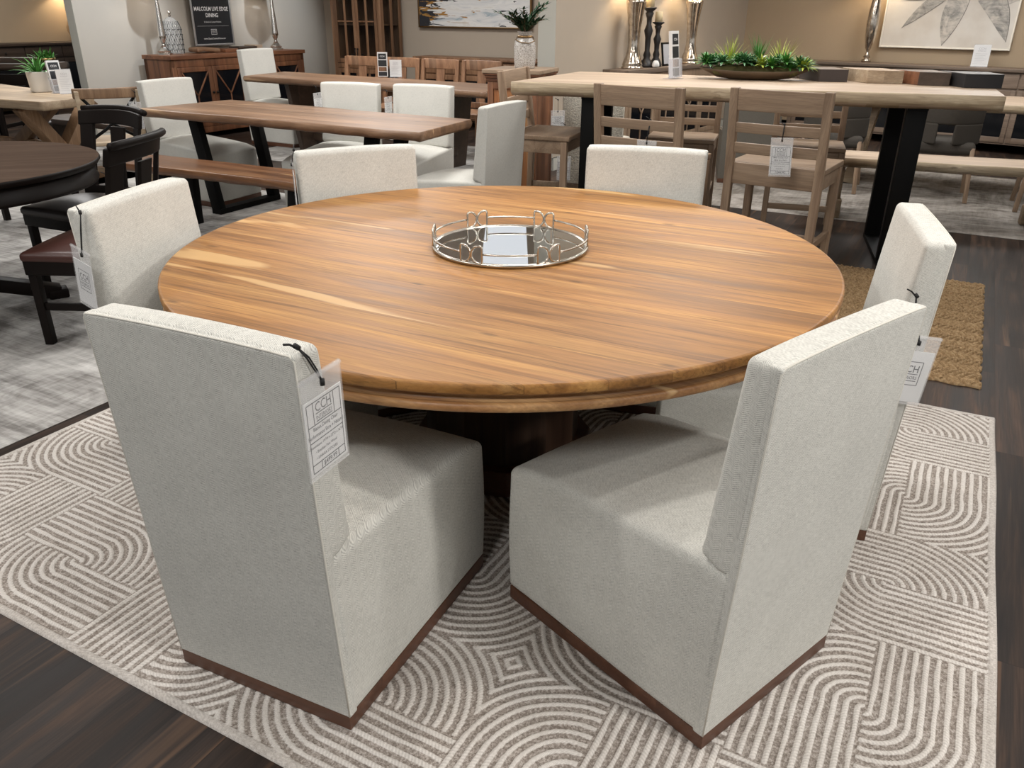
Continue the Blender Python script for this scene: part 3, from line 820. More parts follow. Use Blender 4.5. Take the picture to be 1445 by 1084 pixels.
def legs_T6(t, q, z):
    L = Vector(q[1]).length
    for k in (.45, L-.45):
        m = MB(); m.bar((k, .2, z), (k-.1, .15, 0), .1, .12); m.bar((k, .7, z), (k-.1, .75, 0), .1, .12); m.box(k-.15, .1, .02, k-.05, .8, .1); m.build('trestle_leg', M['oak'], t)
slab_table('live_edge_table', 'pale slab dining table at the far right behind the low bench', 'table',
           [(2.78,7.72), (5.0,6.66), (5.35,7.5), (3.1,8.6)], .69, .76, M['light_live'], M['light_edge'], 15, legs_T6, amp=.014)
def legs_b2(t, q, z):
    L = Vector(q[1]).length
    for k in (.30, L-.42):
        m = MB()
        for y in (.05, .30):
            m.add([], [])
            m.rbox(k-.035, y-.03, .14, k+.035, y+.03, z-.0, r=.008)
            m.rbox(k-.05, y-.045, .0, k+.05, y+.045, .145, r=.012)
        m.rbox(k-.03, .05, .05, k+.03, .30, .12, r=.004)
        m.build('trestle_leg', M['oak'], t)
slab_table('live_edge_bench', 'low pale slab bench with bark edge standing on the taupe rug', 'bench',
           [(2.20,6.34), (4.2,5.66), (4.33,6.04), (2.33,6.72)], .39, .46, M['light_live'], M['light_edge'], 19, legs_b2, amp=.010)

# ---------------------------------------------------------------- counter stools
def stool(label, W=.50, mat='stool_wood', matz='stool_wood_z', H=1.095, group='ladder-back counter stools at the pale bar table', name='counter_stool'):
    t = thing(name, label, 'stool', group=group); w = W/2; A, Z = M[mat], M[matz]
    def ry(z): return -.055*max(0, (z-.62)/.47)
    for s in (-1, 1):
        m = MB(); x = s*(w-.024)
        m.rbox(x-.0225, 0, 0, x+.0225, .042, H, r=.004, mid=(1,1,10), warp=lambda x_, y_, z_: (x_, y_+ry(z_)+(.02*(1-z_/.6) if z_ < .6 else 0)*-1, z_))
        m.build('rear_post', Z, t)
        MB().rbox(x-.021, .40, 0, x+.021, .442, .665, r=.003).build('front_leg', Z, t)
        MB().rbox(x-.012, .02, .26, x+.012, .42, .30, r=.003).build('side_stretcher', A, t)
        MB().rbox(x-.010, .03, .585, x+.010, .41, .668, r=.002).build('side_apron', A, t)
    def slat(z0, z1, nm, th=.02):
        MB().rbox(-w+.04, .010, z0, w-.04, .010+th, z1, r=.003, mid=(8,1,1), warp=lambda x, y, z: (x, y+ry(z)-.016*(1-(x/w)**2), z)).build(nm, A, t)
    slat(H-.115, H-.004, 'top_rail', .024); 
    if H > 1: slat(.865, .918, 'back_slat'); slat(.755, .812, 'back_slat')
    MB().rbox(-w+.03, .012, .585, w-.03, .034, .700, r=.003).build('rear_apron', A, t)
    MB().rbox(-w+.03, .405, .585, w-.03, .425, .668, r=.003).build('front_apron', A, t)
    MB().rbox(-w+.04, .41, .20, w-.04, .435, .245, r=.003).build('foot_rest', A, t)
    MB().rbox(-w+.004, .045, .668, w-.004, .46, .700, r=.006, seg=2, mid=(10,8,1), warp=lambda x, y, z: (x, y, z-.012*max(0, 1-(x/w)**2)*sin(pi*min(1, max(0, (y-.05)/.4)))*(z > .69))).build('seat', A, t)
    return t
SG = 'ladder-back counter stools at the pale bar table'
st = stool('left one of the two ladder-back stools standing behind the round table', W=.54); put(st, .695, 4.68, -.60)
st2 = copy_tree(st, 'right one of the two ladder-back stools behind the round table, fully showing its tag', (1.41, 4.47, 0), -.585, SG)
copy_tree(st, 'ladder-back stool at the left end of the pale bar table, facing right', (.03, 5.93, 0), -1.93, SG)
copy_tree(st, 'ladder-back stool across the bar table, partly behind the left stool', (1.33, 6.46, 0), 2.84, SG).scale = (.93,.93,.885)
copy_tree(st, 'ladder-back stool across the bar table, partly behind the right stool', (2.15, 6.12, 0), 2.84, SG).scale = (.93,.93,.885)
def st_pt(p, a, l): return (p[0]+cos(a)*l[0]-sin(a)*l[1], p[1]+sin(a)*l[0]+cos(a)*l[1], l[2])
price_tag('white price tag on the lower slat of the right ladder-back stool', st_pt((1.41,4.47), -.585, (.045,-.060,.862)), -.50, title=T_STOOL, price='$349.99', cord=[(0,.03,.062),(.004,.0,.04),(0,-.003,-.014)], tilt=-.06)
price_tag('white price tag on the left ladder-back stool, half behind the back right linen chair', st_pt((.715,4.68), -.60, (.065,-.060,.815)), -.55, title=T_STOOL, price='$349.99', cord=[(0,.03,.105),(.004,.0,.05),(0,-.003,-.014)])
price_tag('faint price tag hanging from the stool at the bar table left end', st_pt((.03,5.93), -1.93, (-.02,-.055,.88)), -1.93, title=T_STOOL, price='$349.99', cord=[(0,.03,.045),(0,0,-.014)])

# ---------------------------------------------------------------- black round table and its chairs
def black_table():
    t = thing('pedestal_table', 'round espresso-black pedestal table at the left edge of the picture', 'table', (-2.854, 4.02, 0), .3); R = .752
    o = MB().lathe([(0,.76),(R-.014,.76),(R-.004,.757),(R,.75),(R,.742),(R-.010,.732),(R-.012,.726),(0,.726)], 96).build('tabletop', M['black_top'], t)
    o.data.materials.append(M['black_wood'])
    for p in o.data.polygons:
        p.use_smooth = abs(p.normal.z) < .9
        if p.normal.z < .9: p.material_index = 1
    MB().lathe([(R-.06,.727),(R-.028,.727),(R-.030,.665),(R-.020,.655),(R-.024,.640),(R-.06,.638)], 96).build('apron', M['black_wood'], t)
    MB().lathe([(.16,.70),(.15,.60),(.09,.55),(.085,.45),(.13,.36),(.14,.28),(.10,.22),(.13,.17),(.15,.12)], 32).build('pedestal', M['black_wood'], t)
    m = MB()
    for k in range(4):
        a = k*pi/2+.3; m.bar((.08*cos(a), .08*sin(a), .14), (.42*cos(a), .42*sin(a), .03), .09, .07); m.rbox(.36, -.05, 0, .46, .05, .05, r=.01, xf=Matrix.Rotation(a, 4, 'Z'))
    m.build('claw_feet', M['black_wood'], t)
black_table()
def black_chair(label, leather):
    t = thing('dining_chair', label, 'chair', group='black splat-back chairs at the black round table'); w = .235; B = M['black_wood']
    def ry(z): return -.085*max(0, (z-.44)/.5)**1.3
    def cur(x): return .055*(x/w)**2
    for s in (-1, 1):
        MB().rbox(s*w-.02, 0, 0, s*w+.02, .035, .45, r=.004, mid=(1,1,6), warp=lambda x, y, z: (x, y-.06*max(0, 1-z/.4)**2+.05, z)).build('rear_leg', B, t)
        MB().rbox(s*(w-.018)-.02, .44, 0, s*(w-.018)+.02, .48, .42, r=.004).build('front_leg', B, t)
        MB().rbox(s*(w-.018)-.01, .06, .17, s*(w-.018)+.01, .45, .205, r=.003).build('side_stretcher', B, t)
        MB().rbox(s*(w-.035)-.035, 0, .44, s*(w-.035)+.035, .024, .88, r=.004, mid=(3,1,8), warp=lambda x, y, z: (x, y+ry(z)+cur(x)+.0, z)).build('back_post', B, t)
    MB().rbox(-w-.01, -.002, .845, w+.01, .028, .925, r=.008, mid=(14,1,3), warp=lambda x, y, z: (x, y+ry(z)+cur(x), z-.01*(x/w)**2)).build('top_rail', B, t)
    MB().tube([(w*1.06*k/7, -.002+ry(.93)+cur(w*k/7)-.002, .930-.01*(k/7)**2) for k in range(-7, 8)], .018, 10).build('rolled_crest', B, t)
    MB().rbox(-.045, .002, .46, .045, .020, .83, r=.003, mid=(3,1,8), warp=lambda x, y, z: (x*(1+.25*abs(z-.63)/.2), y+ry(z)+cur(x), z)).build('center_splat', B, t)
    MB().rbox(-w, -.002, .44, w, .024, .50, r=.004, mid=(8,1,1), warp=lambda x, y, z: (x, y+ry(z)+cur(x), z)).build('lower_rail', B, t)
    MB().rbox(-w-.012, .03, .345, w+.012, .485, .425, r=.006).build('seat_frame', B, t)
    MB().rbox(-w-.018, .02, .405, w+.018, .495, .45, r=.02, seg=3, mid=(10,10,1), bulge=(0,0,.045)).build('leather_seat', M[leather], t)
    MB().rbox(-w+.02, .24, .17, w-.02, .26, .205, r=.003).build('cross_stretcher', B, t)
    return t
k2 = black_chair('black chair with oxblood leather seat, nearest the left linen chair', 'leather_brown'); put(k2, -1.73, 3.76, 1.52)
k1 = black_chair('black chair with black leather seat on the far right side of the black table', 'leather_black'); put(k1, -2.31, 4.80, 2.70)
k3 = black_chair('black chair tucked in at the near side of the black round table', 'leather_brown'); put(k3, -2.95, 3.02, -.1)
price_tag('empty clear tag sleeve on the black chair behind the left linen chair', (-1.98, 3.98, .60), .2, cord=[(0,.01,.12),(0,0,-.01)], kind='back')
def ottoman():
    t = thing('leather_stool', 'low dark leather stool just beyond the black round table', 'stool', (-3.55, 6.05, 0), UA)
    MB().rbox(-.24,-.2,.36,.24,.2,.46, r=.035, seg=3, mid=6, bulge=(0,0,.03)).build('padded_seat', M['leather_black'], t)
    for x in (-.2,.2):
        for y in (-.16,.16): MB().rbox(x-.02,y-.02,0,x+.02,y+.02,.37).build('leg', M['black_wood'], t)
ottoman()

# ---------------------------------------------------------------- oak trestle table
def legs_T4(t, q, z):
    L = Vector(q[1]).length
    for k in (.55, L-.45):
        m = MB(); m.bar((k+.02, .12, z), (k-.02, .62, .06), .10, .13, up=(1,0,0)); m.bar((k+.02, .80, z), (k-.02, .30, .06), .10, .13, up=(1,0,0))
        m.rbox(k-.06, .05, 0, k+.06, .85, .09, r=.01); m.build('trestle_leg', M['oak_dark'], t)
    m = MB(); m.bar((L-.5, .45, .30), (.6, .45, .30), .07, .12)
    m.bar((L-.48, .45, z-.02), (L-1.0, .45, .32), .08, .10); m.build('stretcher', M['oak_dark'], t)
slab_table('trestle_table', 'weathered oak trestle table with a potted agave, behind the black round table', 'table',
           [(-5.9,7.75), (-3.80,6.83), (-3.60,7.28), (-5.3,8.65)], .69, .76, M['oak'], M['oak'], 23, legs_T4, amp=.01, bulge=.004, under=.008)
def dark_bench():
    t = thing('plank_bench', 'dark brown plank bench partly under the oak trestle table', 'bench', (-4.75, 8.35, 0), UA)
    MB().rbox(0,0,.41,1.5,.36,.46, r=.006).build('plank_seat', M['dark_case'], t)
    for x in (.15, 1.35): MB().rbox(x-.04, .04, 0, x+.04, .32, .41, r=.004).build('leg', M['dark_case'], t)
dark_bench()
def x_chair():
    t = thing('cross_back_chair', 'weathered oak chair with black metal cross back, at the oak table right end', 'chair', (-3.24, 6.78, 0), .50); O, B = M['oak_dark'], M['black']; w = .22
    def cur(x): return .04*(x/w)**2
    for s in (-1, 1):
        MB().bar((s*w, .05, 0), (s*(w-.005), 0, .45), .035, .035).bar((s*(w-.005), 0, .44), (s*w, -.06, .86), .033, .033).build('rear_post', M['oak'], t)
        MB().bar((s*w, .42, 0), (s*w, .40, .44), .035, .035).build('front_leg', M['oak'], t)
        MB().tube([(s*(w-.02), -.045, .82), (s*.09, -.03, .68), (-s*.06, -.02, .56), (-s*(w-.02), -.005, .47)], .012, 8).build('cross_bar', B, t)
    MB().rbox(-w-.03, -.075, .80, w+.03, -.045, .88, r=.012, mid=(10,1,1), warp=lambda x, y, z: (x, y+cur(x)-.02, z)).build('top_rail', M['oak_dark'], t)
    MB().rbox(-w-.02, -.01, .43, w+.02, .43, .465, r=.012, seg=2, mid=4).build('seat', M['oak'], t)
    MB().rbox(-w, .2, .2, w, .225, .23).build('stretcher', M['oak'], t)
x_chair()
# ---------------------------------------------------------------- slat-back wood chairs behind the far table
def slat_chair(label):
    t = thing('slat_back_chair', label, 'chair', group='brown slat-back chairs behind the far slab table'); w = .225; Z = M['hutch_wood']; A = M['case_wood_x']
    def ry(z): return -.07*max(0, (z-.45)/.5)
    for s in (-1, 1):
        MB().rbox(s*w-.024, 0, 0, s*w+.024, .035, .95, r=.003, mid=(1,1,6), warp=lambda x, y, z: (x, y+ry(z), z)).build('rear_post', Z, t)
        MB().rbox(s*w-.02, .42, 0, s*w+.02, .46, .43, r=.003).build('front_leg', Z, t)
    MB().rbox(-w, .004, .855, w, .030, .955, r=.004, mid=(6,1,1), warp=lambda x, y, z: (x, y+ry(z)-.012*(1-(x/w)**2), z)).build('top_rail', Z, t)
    MB().rbox(-.055, .006, .46, .055, .024, .86, r=.003, mid=(1,1,4), warp=lambda x, y, z: (x, y+ry(z)-.010, z)).build('center_splat', Z, t)
    MB().rbox(-w, .006, .47, w, .026, .53, r=.003).build('lower_rail', Z, t)
    MB().rbox(-w-.01, .02, .42, w+.01, .46, .46, r=.008, mid=2).build('seat', Z, t)
    return t
n1 = slat_chair('leftmost slat-back chair behind the far slab table, before the hutch doors'); put(n1, -1.79, 10.05, 2.646)
for lb, x, y in (('slat-back chair behind the brochure stand on the far slab table', -1.30, 9.82), ('slat-back chair third from the hutch behind the far slab table', -.84, 9.58), ('rightmost slat-back chair behind the far slab table, near the glass vase', -.37, 9.33)):
    copy_tree(n1, lb, (x, y, 0), 2.646, 'brown slat-back chairs behind the far slab table')
# ---------------------------------------------------------------- upholstered chairs behind the pale bench
def grey_chair(label):
    t = thing('barrel_dining_chair', label, 'chair', group='grey padded chairs behind the pale bench'); w = .25
    for s in (-1, 1):
        MB().bar((s*(w-.02), .02, .44), (s*(w+.01), -.03, 0), .035, .035).build('rear_leg', M['stool_wood_z'], t)
        MB().bar((s*(w-.03), .42, .44), (s*(w-.0), .46, 0), .035, .035).build('front_leg', M['stool_wood_z'], t)
    MB().rbox(-w, 0, .38, w, .48, .48, r=.04, seg=3, mid=6, bulge=(0,0,.02)).build('seat', M['shaded_fabric'], t)
    def wr(x, y, z): return (x, y+.16*(x/w)**2-.08*(z-.5), z)
    m = MB().rbox(-w-.02, -.05, .62, w+.02, .01, .80, r=.02, mid=(10,1,2), warp=wr).rbox(-w-.02, -.05, .46, -.06, .01, .63, r=.015, mid=(6,1,2), warp=wr).rbox(.06, -.05, .46, w+.02, .01, .63, r=.015, mid=(6,1,2), warp=wr)
    m.build('backrest', M['shaded_fabric'], t)
    return t
g1 = grey_chair('grey padded chair behind the pale bench, left of the black table leg'); put(g1, 2.78, 7.30, -.45)
copy_tree(g1, 'grey padded chair behind the pale bench, right of the black table leg', (3.58, 6.95, 0), -.45, 'grey padded chairs behind the pale bench')
copy_tree(g1, 'grey padded chair at the far end of the pale bench, at the picture edge', (4.30, 6.42, 0), -.45, 'grey padded chairs behind the pale bench')

# ---------------------------------------------------------------- case furniture
def y_sideboard(name, label, p, d, L, D, H, doors, mz, mx, sidemat=None):
    d = Vector(d).normalized(); t = thing(name, label, 'sideboard', (p[0], p[1], 0), atan2(d.y, d.x)); Z, X = M[mz], M[mx]
    MB().rbox(-.02, -.02, H-.045, L+.02, D, H, r=.004).build('top', X, t)
    m = MB().rbox(0, .02, .08, .03, D, H-.045).rbox(L-.03, .02, .08, L, D, H-.045).box(.03, D-.02, .08, L-.03, D-.005, H-.045).box(.03, .03, .08, L-.03, D-.02, .11)
    m.rbox(0, 0, H-.13, L, .03, H-.045).rbox(0, 0, .06, L, .03, .13)
    for x in (0, L-.06): m.rbox(x, 0, 0, x+.06, .06, H-.045)
    for x in (0, L-.06): m.rbox(x, D-.06, 0, x+.06, D, H-.045)
    m.build('carcass', Z, t)
    n = doors; w = (L-.12)/n
    for k in range(n):
        x0 = .06+k*w+.002; x1 = x0+w-.004; z0, z1 = .132, H-.132
        f = MB(); s = .055
        f.rbox(x0, -.004, z0, x0+s, .018, z1).rbox(x1-s, -.004, z0, x1, .018, z1).rbox(x0+s, -.004, z0, x1-s, .018, z0+s).rbox(x0+s, -.004, z1-s, x1-s, .018, z1)
        xm = (x0+x1)/2; zy = z0+(z1-z0)*.52
        f.bar((x0+s, .004, z1-s), (xm, .004, zy), .018, .012, up=(0,1,0)).bar((x1-s, .004, z1-s), (xm, .004, zy), .018, .012, up=(0,1,0)).bar((xm, .004, zy), (xm, .004, z0+s), .018, .012, up=(0,1,0))
        o = f.build('door', Z, t)
        MB().box(x0+s, .008, z0+s, x1-s, .012, z1-s).build('glass_pane', M['black_glass'], o)
        kx = x1-.028 if k % 2 == 0 else x0+.028
        MB().lathe([(.004,0),(.012,.004),(.016,.012),(.014,.020),(0,.024)], 12, xf=Matrix.Translation((kx, -.004, .52)) @ Matrix.Rotation(pi/2, 4, 'X')).build('knob', M['knob'], o)
    return t
y_sideboard('glass_door_sideboard', 'reddish wood sideboard with Y-shaped bars over dark glass doors, under the left poster lamps', (-3.96, 10.0), (.514,.857), 2.12, .50, .95, 4, 'case_wood', 'case_wood_x')
y_sideboard('glass_door_sideboard', 'sideboard with Y-barred doors along the middle wall, glimpsed under the pale bar table', (1.15, 8.72), (.62,.785), 2.3, .29, .91, 4, 'stool_wood_z', 'grey_case')
def plain_case(name, label, cat, p, d, L, D, H, mat, n, drawers=True):
    d = Vector(d).normalized(); t = thing(name, label, cat, (p[0], p[1], 0), atan2(d.y, d.x)); X = M[mat]
    MB().rbox(-.02, -.02, H-.035, L+.02, D, H, r=.006).build('top', X, t)
    m = MB().box(0, .02, .10, L, D-.005, H-.035)
    for x in (0, L-.05): m.rbox(x, 0, 0, x+.05, D-.005, H-.035)
    m.build('carcass', X, t)
    w = (L-.1)/n
    for k in range(n):
        x0 = .05+k*w+.008; x1 = x0+w-.016
        o = MB().rbox(x0, .004, H-.20, x1, .022, H-.05, r=.003).build('drawer', X, t)
        MB().lathe([(.004,0),(.012,.006),(.014,.014),(0,.02)], 10, xf=Matrix.Translation(((x0+x1)/2, .004, H-.125)) @ Matrix.Rotation(pi/2, 4, 'X')).build('knob', M['knob'], o)
        f = MB().rbox(x0, .004, .12, x0+.05, .022, H-.22).rbox(x1-.05, .004, .12, x1, .022, H-.22).rbox(x0+.05, .004, .12, x1-.05, .022, .18).rbox(x0+.05, .004, H-.28, x1-.05, .022, H-.22)
        o = f.build('door', X, t)
        MB().box(x0+.05, .012, .18, x1-.05, .018, H-.28).build('glass_pane' , M['black_glass'], o)
    return t
plain_case('console_cabinet', 'long taupe console cabinet under the flower painting', 'cabinet', (3.56, 11.0), (.79,-.61), 3.4, .36, .90, 'grey_case', 4)
plain_case('console_cabinet', 'brown console cabinet under the abstract painting', 'cabinet', (-1.35, 11.75), (.88,-.475), 1.95, .38, .88, 'hutch_wood', 3)
plain_case('console_cabinet', 'near-black console cabinet under the far left poster and mercury lamp', 'cabinet', (-7.55, 12.3), (.475,.88), 2.5, .45, .96, 'dark_case', 4)

def hutch():
    t = thing('display_hutch', 'tall brown display hutch with paired glass doors in the back left corner', 'hutch', (-2.55, 12.30, 0), UA); Z = M['hutch_wood']; W, D, H = .85, .48, 2.15
    m = MB().rbox(0,.02,.0,.03,D,H).rbox(0,D-.02,0,W,D,H).box(.03,.03,.06,W-.03,D-.02,.09)
    for z in (.80, 1.25, 1.65): m.box(.03,.04,z,W-.03,D-.02,z+.02)
    m.rbox(0,0,0,.06,.03,H).rbox(W-.06,0,0,W,.03,H).rbox(.06,0,H-.08,W-.06,.03,H).rbox(.06,0,.0,W-.06,.03,.10).rbox(.06,0,.70,W-.06,.03,.76)
    # glazed right side: stiles and rails
    for y in (.02, .225, D-.06): m.rbox(W-.025, y, 0, W, y+.05, H)
    for z in (0, .70, H-.08): m.rbox(W-.025, .03, z, W, D, z+.10)
    m.build('carcass', Z, t)
    MB().rbox(-.03,-.03,H,W+.03,D+.01,H+.07, r=.01).build('cornice', Z, t)
    MB().box(W-.014,.05,.78,W-.010,D-.05,H-.06).build('side_glass', M['cabinet_glass'], t)
    for k in range(2):
        x0 = .062+k*(W-.124)/2; x1 = x0+(W-.124)/2-.003
        for (z0, z1, nm) in ((.765, H-.085, 'upper_door'), (.105, .695, 'lower_door')):
            f = MB(); s = .045
            f.rbox(x0,-.006,z0,x0+s,.016,z1).rbox(x1-s,-.006,z0,x1,.016,z1).rbox(x0+s,-.006,z0,x1-s,.016,z0+.06).rbox(x0+s,-.006,z1-.06,x1-s,.016,z1)
            xm = (x0+x1)/2; f.rbox(xm-.018,-.004,z0+.06,xm+.018,.012,z1-.06)
            if nm == 'upper_door':
                for zz in (1.30,): f.rbox(x0+s,-.002,zz-.01,x1-s,.010,zz+.01)
            o = f.build(nm, Z, t)
            MB().box(x0+s,.004,z0+.06,x1-s,.007,z1-.06).build('glass_pane', M['cabinet_glass'] if nm == 'upper_door' else M['black_glass'], o)
            if nm == 'upper_door':
                kx = x1-.02 if k == 0 else x0+.02
                MB().tube([(kx,-.006,.95),(kx,-.03,.955),(kx,-.03,.86),(kx,-.006,.855)], .006, 6).lathe([(.012,0),(.014,.006),(0,.012)], 10, c=(kx,-.03,.95)).build('pull_handle', M['knob'], o)
hutch()
for z, k in ((.822, 0), (1.272, 1), (1.272, 2)):
    t = thing('stacked_dishes', 'dark stack of dishes on the %s hutch shelf%s' % (('lowest', 'middle', 'middle')[k], ('', ' at the left', ' at the right')[k]), 'dishes', (-2.55+UX.x*(.22+.36*(k == 2))+UY.x*.25, 12.30+UX.y*(.22+.36*(k == 2))+UY.y*.25, z), 0)
    MB().lathe([(0,0),(.05,0),(.09,.02),(.095,.03),(.05,.012),(0,.012)], 20).lathe([(0,.02),(.05,.02),(.09,.04),(.095,.05),(.05,.032),(0,.032)], 20).build('plates', M['grey_case'], t)
def pedestal_cabinet():
    t = thing('pedestal_cabinet', 'square reddish wood pedestal cabinet carrying the glass vase', 'cabinet', (-.215, 6.92, 0), UA+.12)
    MB().rbox(-.035,-.035,1.0,.455,.45,1.03, r=.004).build('top', M['stool_wood'], t)
    MB().lathe([(.0,0)],4) if False else None
    m = MB()
    for k, (e, z0, z1) in enumerate(((.028,.985,1.0),(.018,.965,.985),(.008,.94,.965))): m.rbox(-e,-e,z0,.42+e,.42+e,z1, r=.003)
    m.build('cornice_moulding', M['case_wood_x'], t)
    m = MB().rbox(0,0,0,.05,.05,.94).rbox(.37,0,0,.42,.05,.94).rbox(0,.37,0,.05,.42,.94).rbox(.37,.37,0,.42,.42,.94)
    m.rbox(.05,.0,.88,.37,.02,.94).rbox(.05,0,0,.37,.02,.10).rbox(0,.05,.88,.02,.37,.94).rbox(0,.05,0,.02,.37,.10).rbox(.40,.05,0,.42,.37,.94).rbox(.05,.40,0,.37,.42,.94)
    m.build('frame', M['case_wood'], t)
    MB().box(.05,.012,.10,.37,.018,.88).box(.012,.05,.10,.018,.37,.88).build('panel', M['pedestal_wood'], t)
pedestal_cabinet()

# ---------------------------------------------------------------- plants
def blade(mb, base, az, el, L, w, droop=.5, n=6, fold=.25):
    base = Vector(base); p = base.copy(); e = el; vs = []; fs = []
    side = Vector((-sin(az), cos(az), 0))
    for i in range(n+1):
        t = i/n; ww = w*(1-t)**.7*(.55+.45*min(1, t*4)) if t < 1 else 0.0003
        d = Vector((cos(az)*cos(e), sin(az)*cos(e), sin(e))); nn = side.cross(d)
        vs += [tuple(p-side*ww), tuple(p+nn*(-ww*fold)), tuple(p+side*ww)]
        p = p+d*(L/n); e -= droop/n*(1+t)
    for i in range(n):
        a = i*3; fs += [(a, a+1, a+4, a+3), (a+1, a+2, a+5, a+4)]
    mb.add(vs, fs, True)
def rosette(mb, c, n, L, w, e0, e1, droop, rnd):
    for k in range(n):
        a = k*2.399+rnd.uniform(-.2, .2); f = k/n
        blade(mb, c, a, e0+(e1-e0)*f+rnd.uniform(-.1, .1), L*(1-.35*f)*rnd.uniform(.85, 1.1), w, droop, 5)
rd = random.Random(5)
def agave():
    t = thing('potted_agave', 'green agave in a white pot on the oak trestle table', 'plant', (-4.25, 7.68, .7655))
    MB().lathe([(0,0),(.082,0),(.088,.01),(.100,.165),(.102,.17),(.092,.17),(.088,.14),(0,.14)], 32).build('pot', M['ceramic'], t)
    m = MB(); rosette(m, (0,0,.14), 26, .27, .020, .25, 1.5, .5, rd); m.build('leaves', M['leaf'], t)
agave()
def dough_bowl():
    t = thing('succulent_bowl', 'long wooden dough bowl of mixed green succulents on the pale bar table', 'plant', (1.635, 5.875, 1.0405), T5R+.05)
    vs = []; fs = []; N = 40; rings = [(1, .058), (1.02, .054), (.88, .032), (.66, .012), (.40, .0), (.0001, 0)]
    inner = [(.98, .056), (.9, .045), (.6, .035), (.0001, .03)]
    for rs in (rings, inner):
        b0 = len(vs)
        for (s, z) in rs:
            for k in range(N):
                a = 2*pi*k/N; x = .37*s*cos(a); y = .125*s*sin(a)*(1-.35*abs(cos(a))**2)
                zz = z+(.018*abs(cos(a))**3 if s > .8 else 0)
                vs.append((x, y, zz))
        for i in range(len(rs)-1):
            for k in range(N):
                l = (k+1) % N; f = (b0+i*N+k, b0+(i+1)*N+k, b0+(i+1)*N+l, b0+i*N+l); fs.append(f if rs is rings else f[::-1])
    MB().add(vs, fs).build('wooden_bowl', plain('weathered_bowl_wood', (.115,.075,.042), .6, var=.3), t)
    m = MB().rbox(-.28,-.070,.030,.28,.070,.080, r=.024, seg=3, mid=8, bulge=(0,0,.02)); m.build('moss', M['moss'], t)
    for (x, kind) in ((-.17, 'y'), (.17, 'y2'), (.02, 'g')):
        m = MB()
        n, L = (70, .20) if kind != 'g' else (34, .21)
        for k in range(n):
            blade(m, (x+rd.uniform(-.02,.02), rd.uniform(-.02,.03)+.02, .07), rd.uniform(0, 2*pi), rd.uniform(.65, 1.5) if kind != 'g' else rd.uniform(1.1, 1.5), L*rd.uniform(.7, 1.15), .0035 if kind != 'g' else .008, .25, 4)
        m.build('grass_tuft', M['leaf_yellow'] if kind != 'g' else M['leaf'], t)
    spots = [(-.30,.0,'leaf_blue'),(-.22,-.06,'leaf_blue'),(-.12,-.07,'leaf'),(-.03,-.06,'leaf_blue'),(.04,-.05,'leaf_yellow'),(.10,-.07,'leaf'),(.14,-.03,'leaf_blue'),(.22,-.06,'leaf'),(.28,-.02,'leaf_blue'),(.31,-.03,'leaf_yellow'),(-.07,.02,'leaf'),(.26,.04,'leaf'),(-.26,.04,'leaf')]
    spots += [(-.17,.05,'leaf'),(.0,.05,'leaf_blue'),(.17,.06,'leaf_blue'),(-.33,.02,'leaf'),(.33,.02,'leaf'),(-.08,-.09,'leaf_blue'),(.19,-.09,'leaf')]
    for x, y, mt in spots:
        m = MB(); rosette(m, (x, y, .085+rd.uniform(-.01,.03)), rd.choice((30, 40)), rd.uniform(.085,.125), rd.uniform(.010,.018), .0, 1.5, .5, rd); m.build('succulent', M[mt], t)
    for x in (-.335, .335):
        m = MB()
        for k in range(30): blade(m, (x*.93+rd.uniform(-.03,.03), rd.uniform(-.05,.05), .09), rd.uniform(0, 2*pi), rd.uniform(-.1, 1.1), rd.uniform(.05,.11), .006, .9, 4)
        m.build('trailing_sprig', M['leaf_yellow'] if x > 0 else M['leaf'], t)
    MB().rbox(.045,-.02,.135,.072,.0,.152, r=.007, seg=2).build('white_blossom', M['ceramic'], t)
dough_bowl()
def vase():
    t = thing('glass_vase', 'pale textured glass vase with rope collar and dark leafy branches on the pedestal cabinet', 'vase', (.085, 7.02, 1.031))
    MB().lathe([(0,.0),(.078,0),(.082,.012),(.086,.05),(.088,.16),(.080,.205),(.055,.228),(.052,.262),(.060,.270),(.058,.274),(.048,.268),(.050,.225),(.074,.20),(.081,.16),(.079,.05),(.074,.012),(0,.010)], 40).build('glass_jar', mottled, t)
    MB().lathe([(.057,.225),(.062,.232),(.062,.240),(.056,.246)], 24).build('rope_collar', M['bronze'], t)
    MB().tube([(-.062,0,.235),(-.075,-.05,.215),(-.03,-.085,.195),(.03,-.09,.19),(.075,-.06,.205),(.064,0,.235)], .0035, 6).build('wire_handle', M['bronze'], t)
    MB().lathe([(0,.012),(.070,.012),(.072,.03),(0,.03)], 24).build('rope_coil', M['bronze'], t)
    st_, lf = MB(), MB()
    for k in range(26):
        az = rd.uniform(0, 2*pi); ln = rd.uniform(.12, .27); p = Vector((0,0,.22)); e = rd.uniform(.9, 1.5); pts = [tuple(p)]
        for i in range(8):
            d = Vector((cos(az)*cos(e), sin(az)*cos(e), sin(e))); p = p+d*(ln/7); e -= .11; pts.append(tuple(p))
            if i > 1:
                for s in (-1, 1, .3): blade(lf, tuple(p), az+s*1.0+rd.uniform(-.3,.3), e+rd.uniform(-.2,.4), rd.uniform(.045,.07), .012, .4, 3)
        st_.tube(pts, .0022, 5)
    st_.build('stems', M['oak_dark'], t); lf.build('leaves', M['leaf_dark'], t)
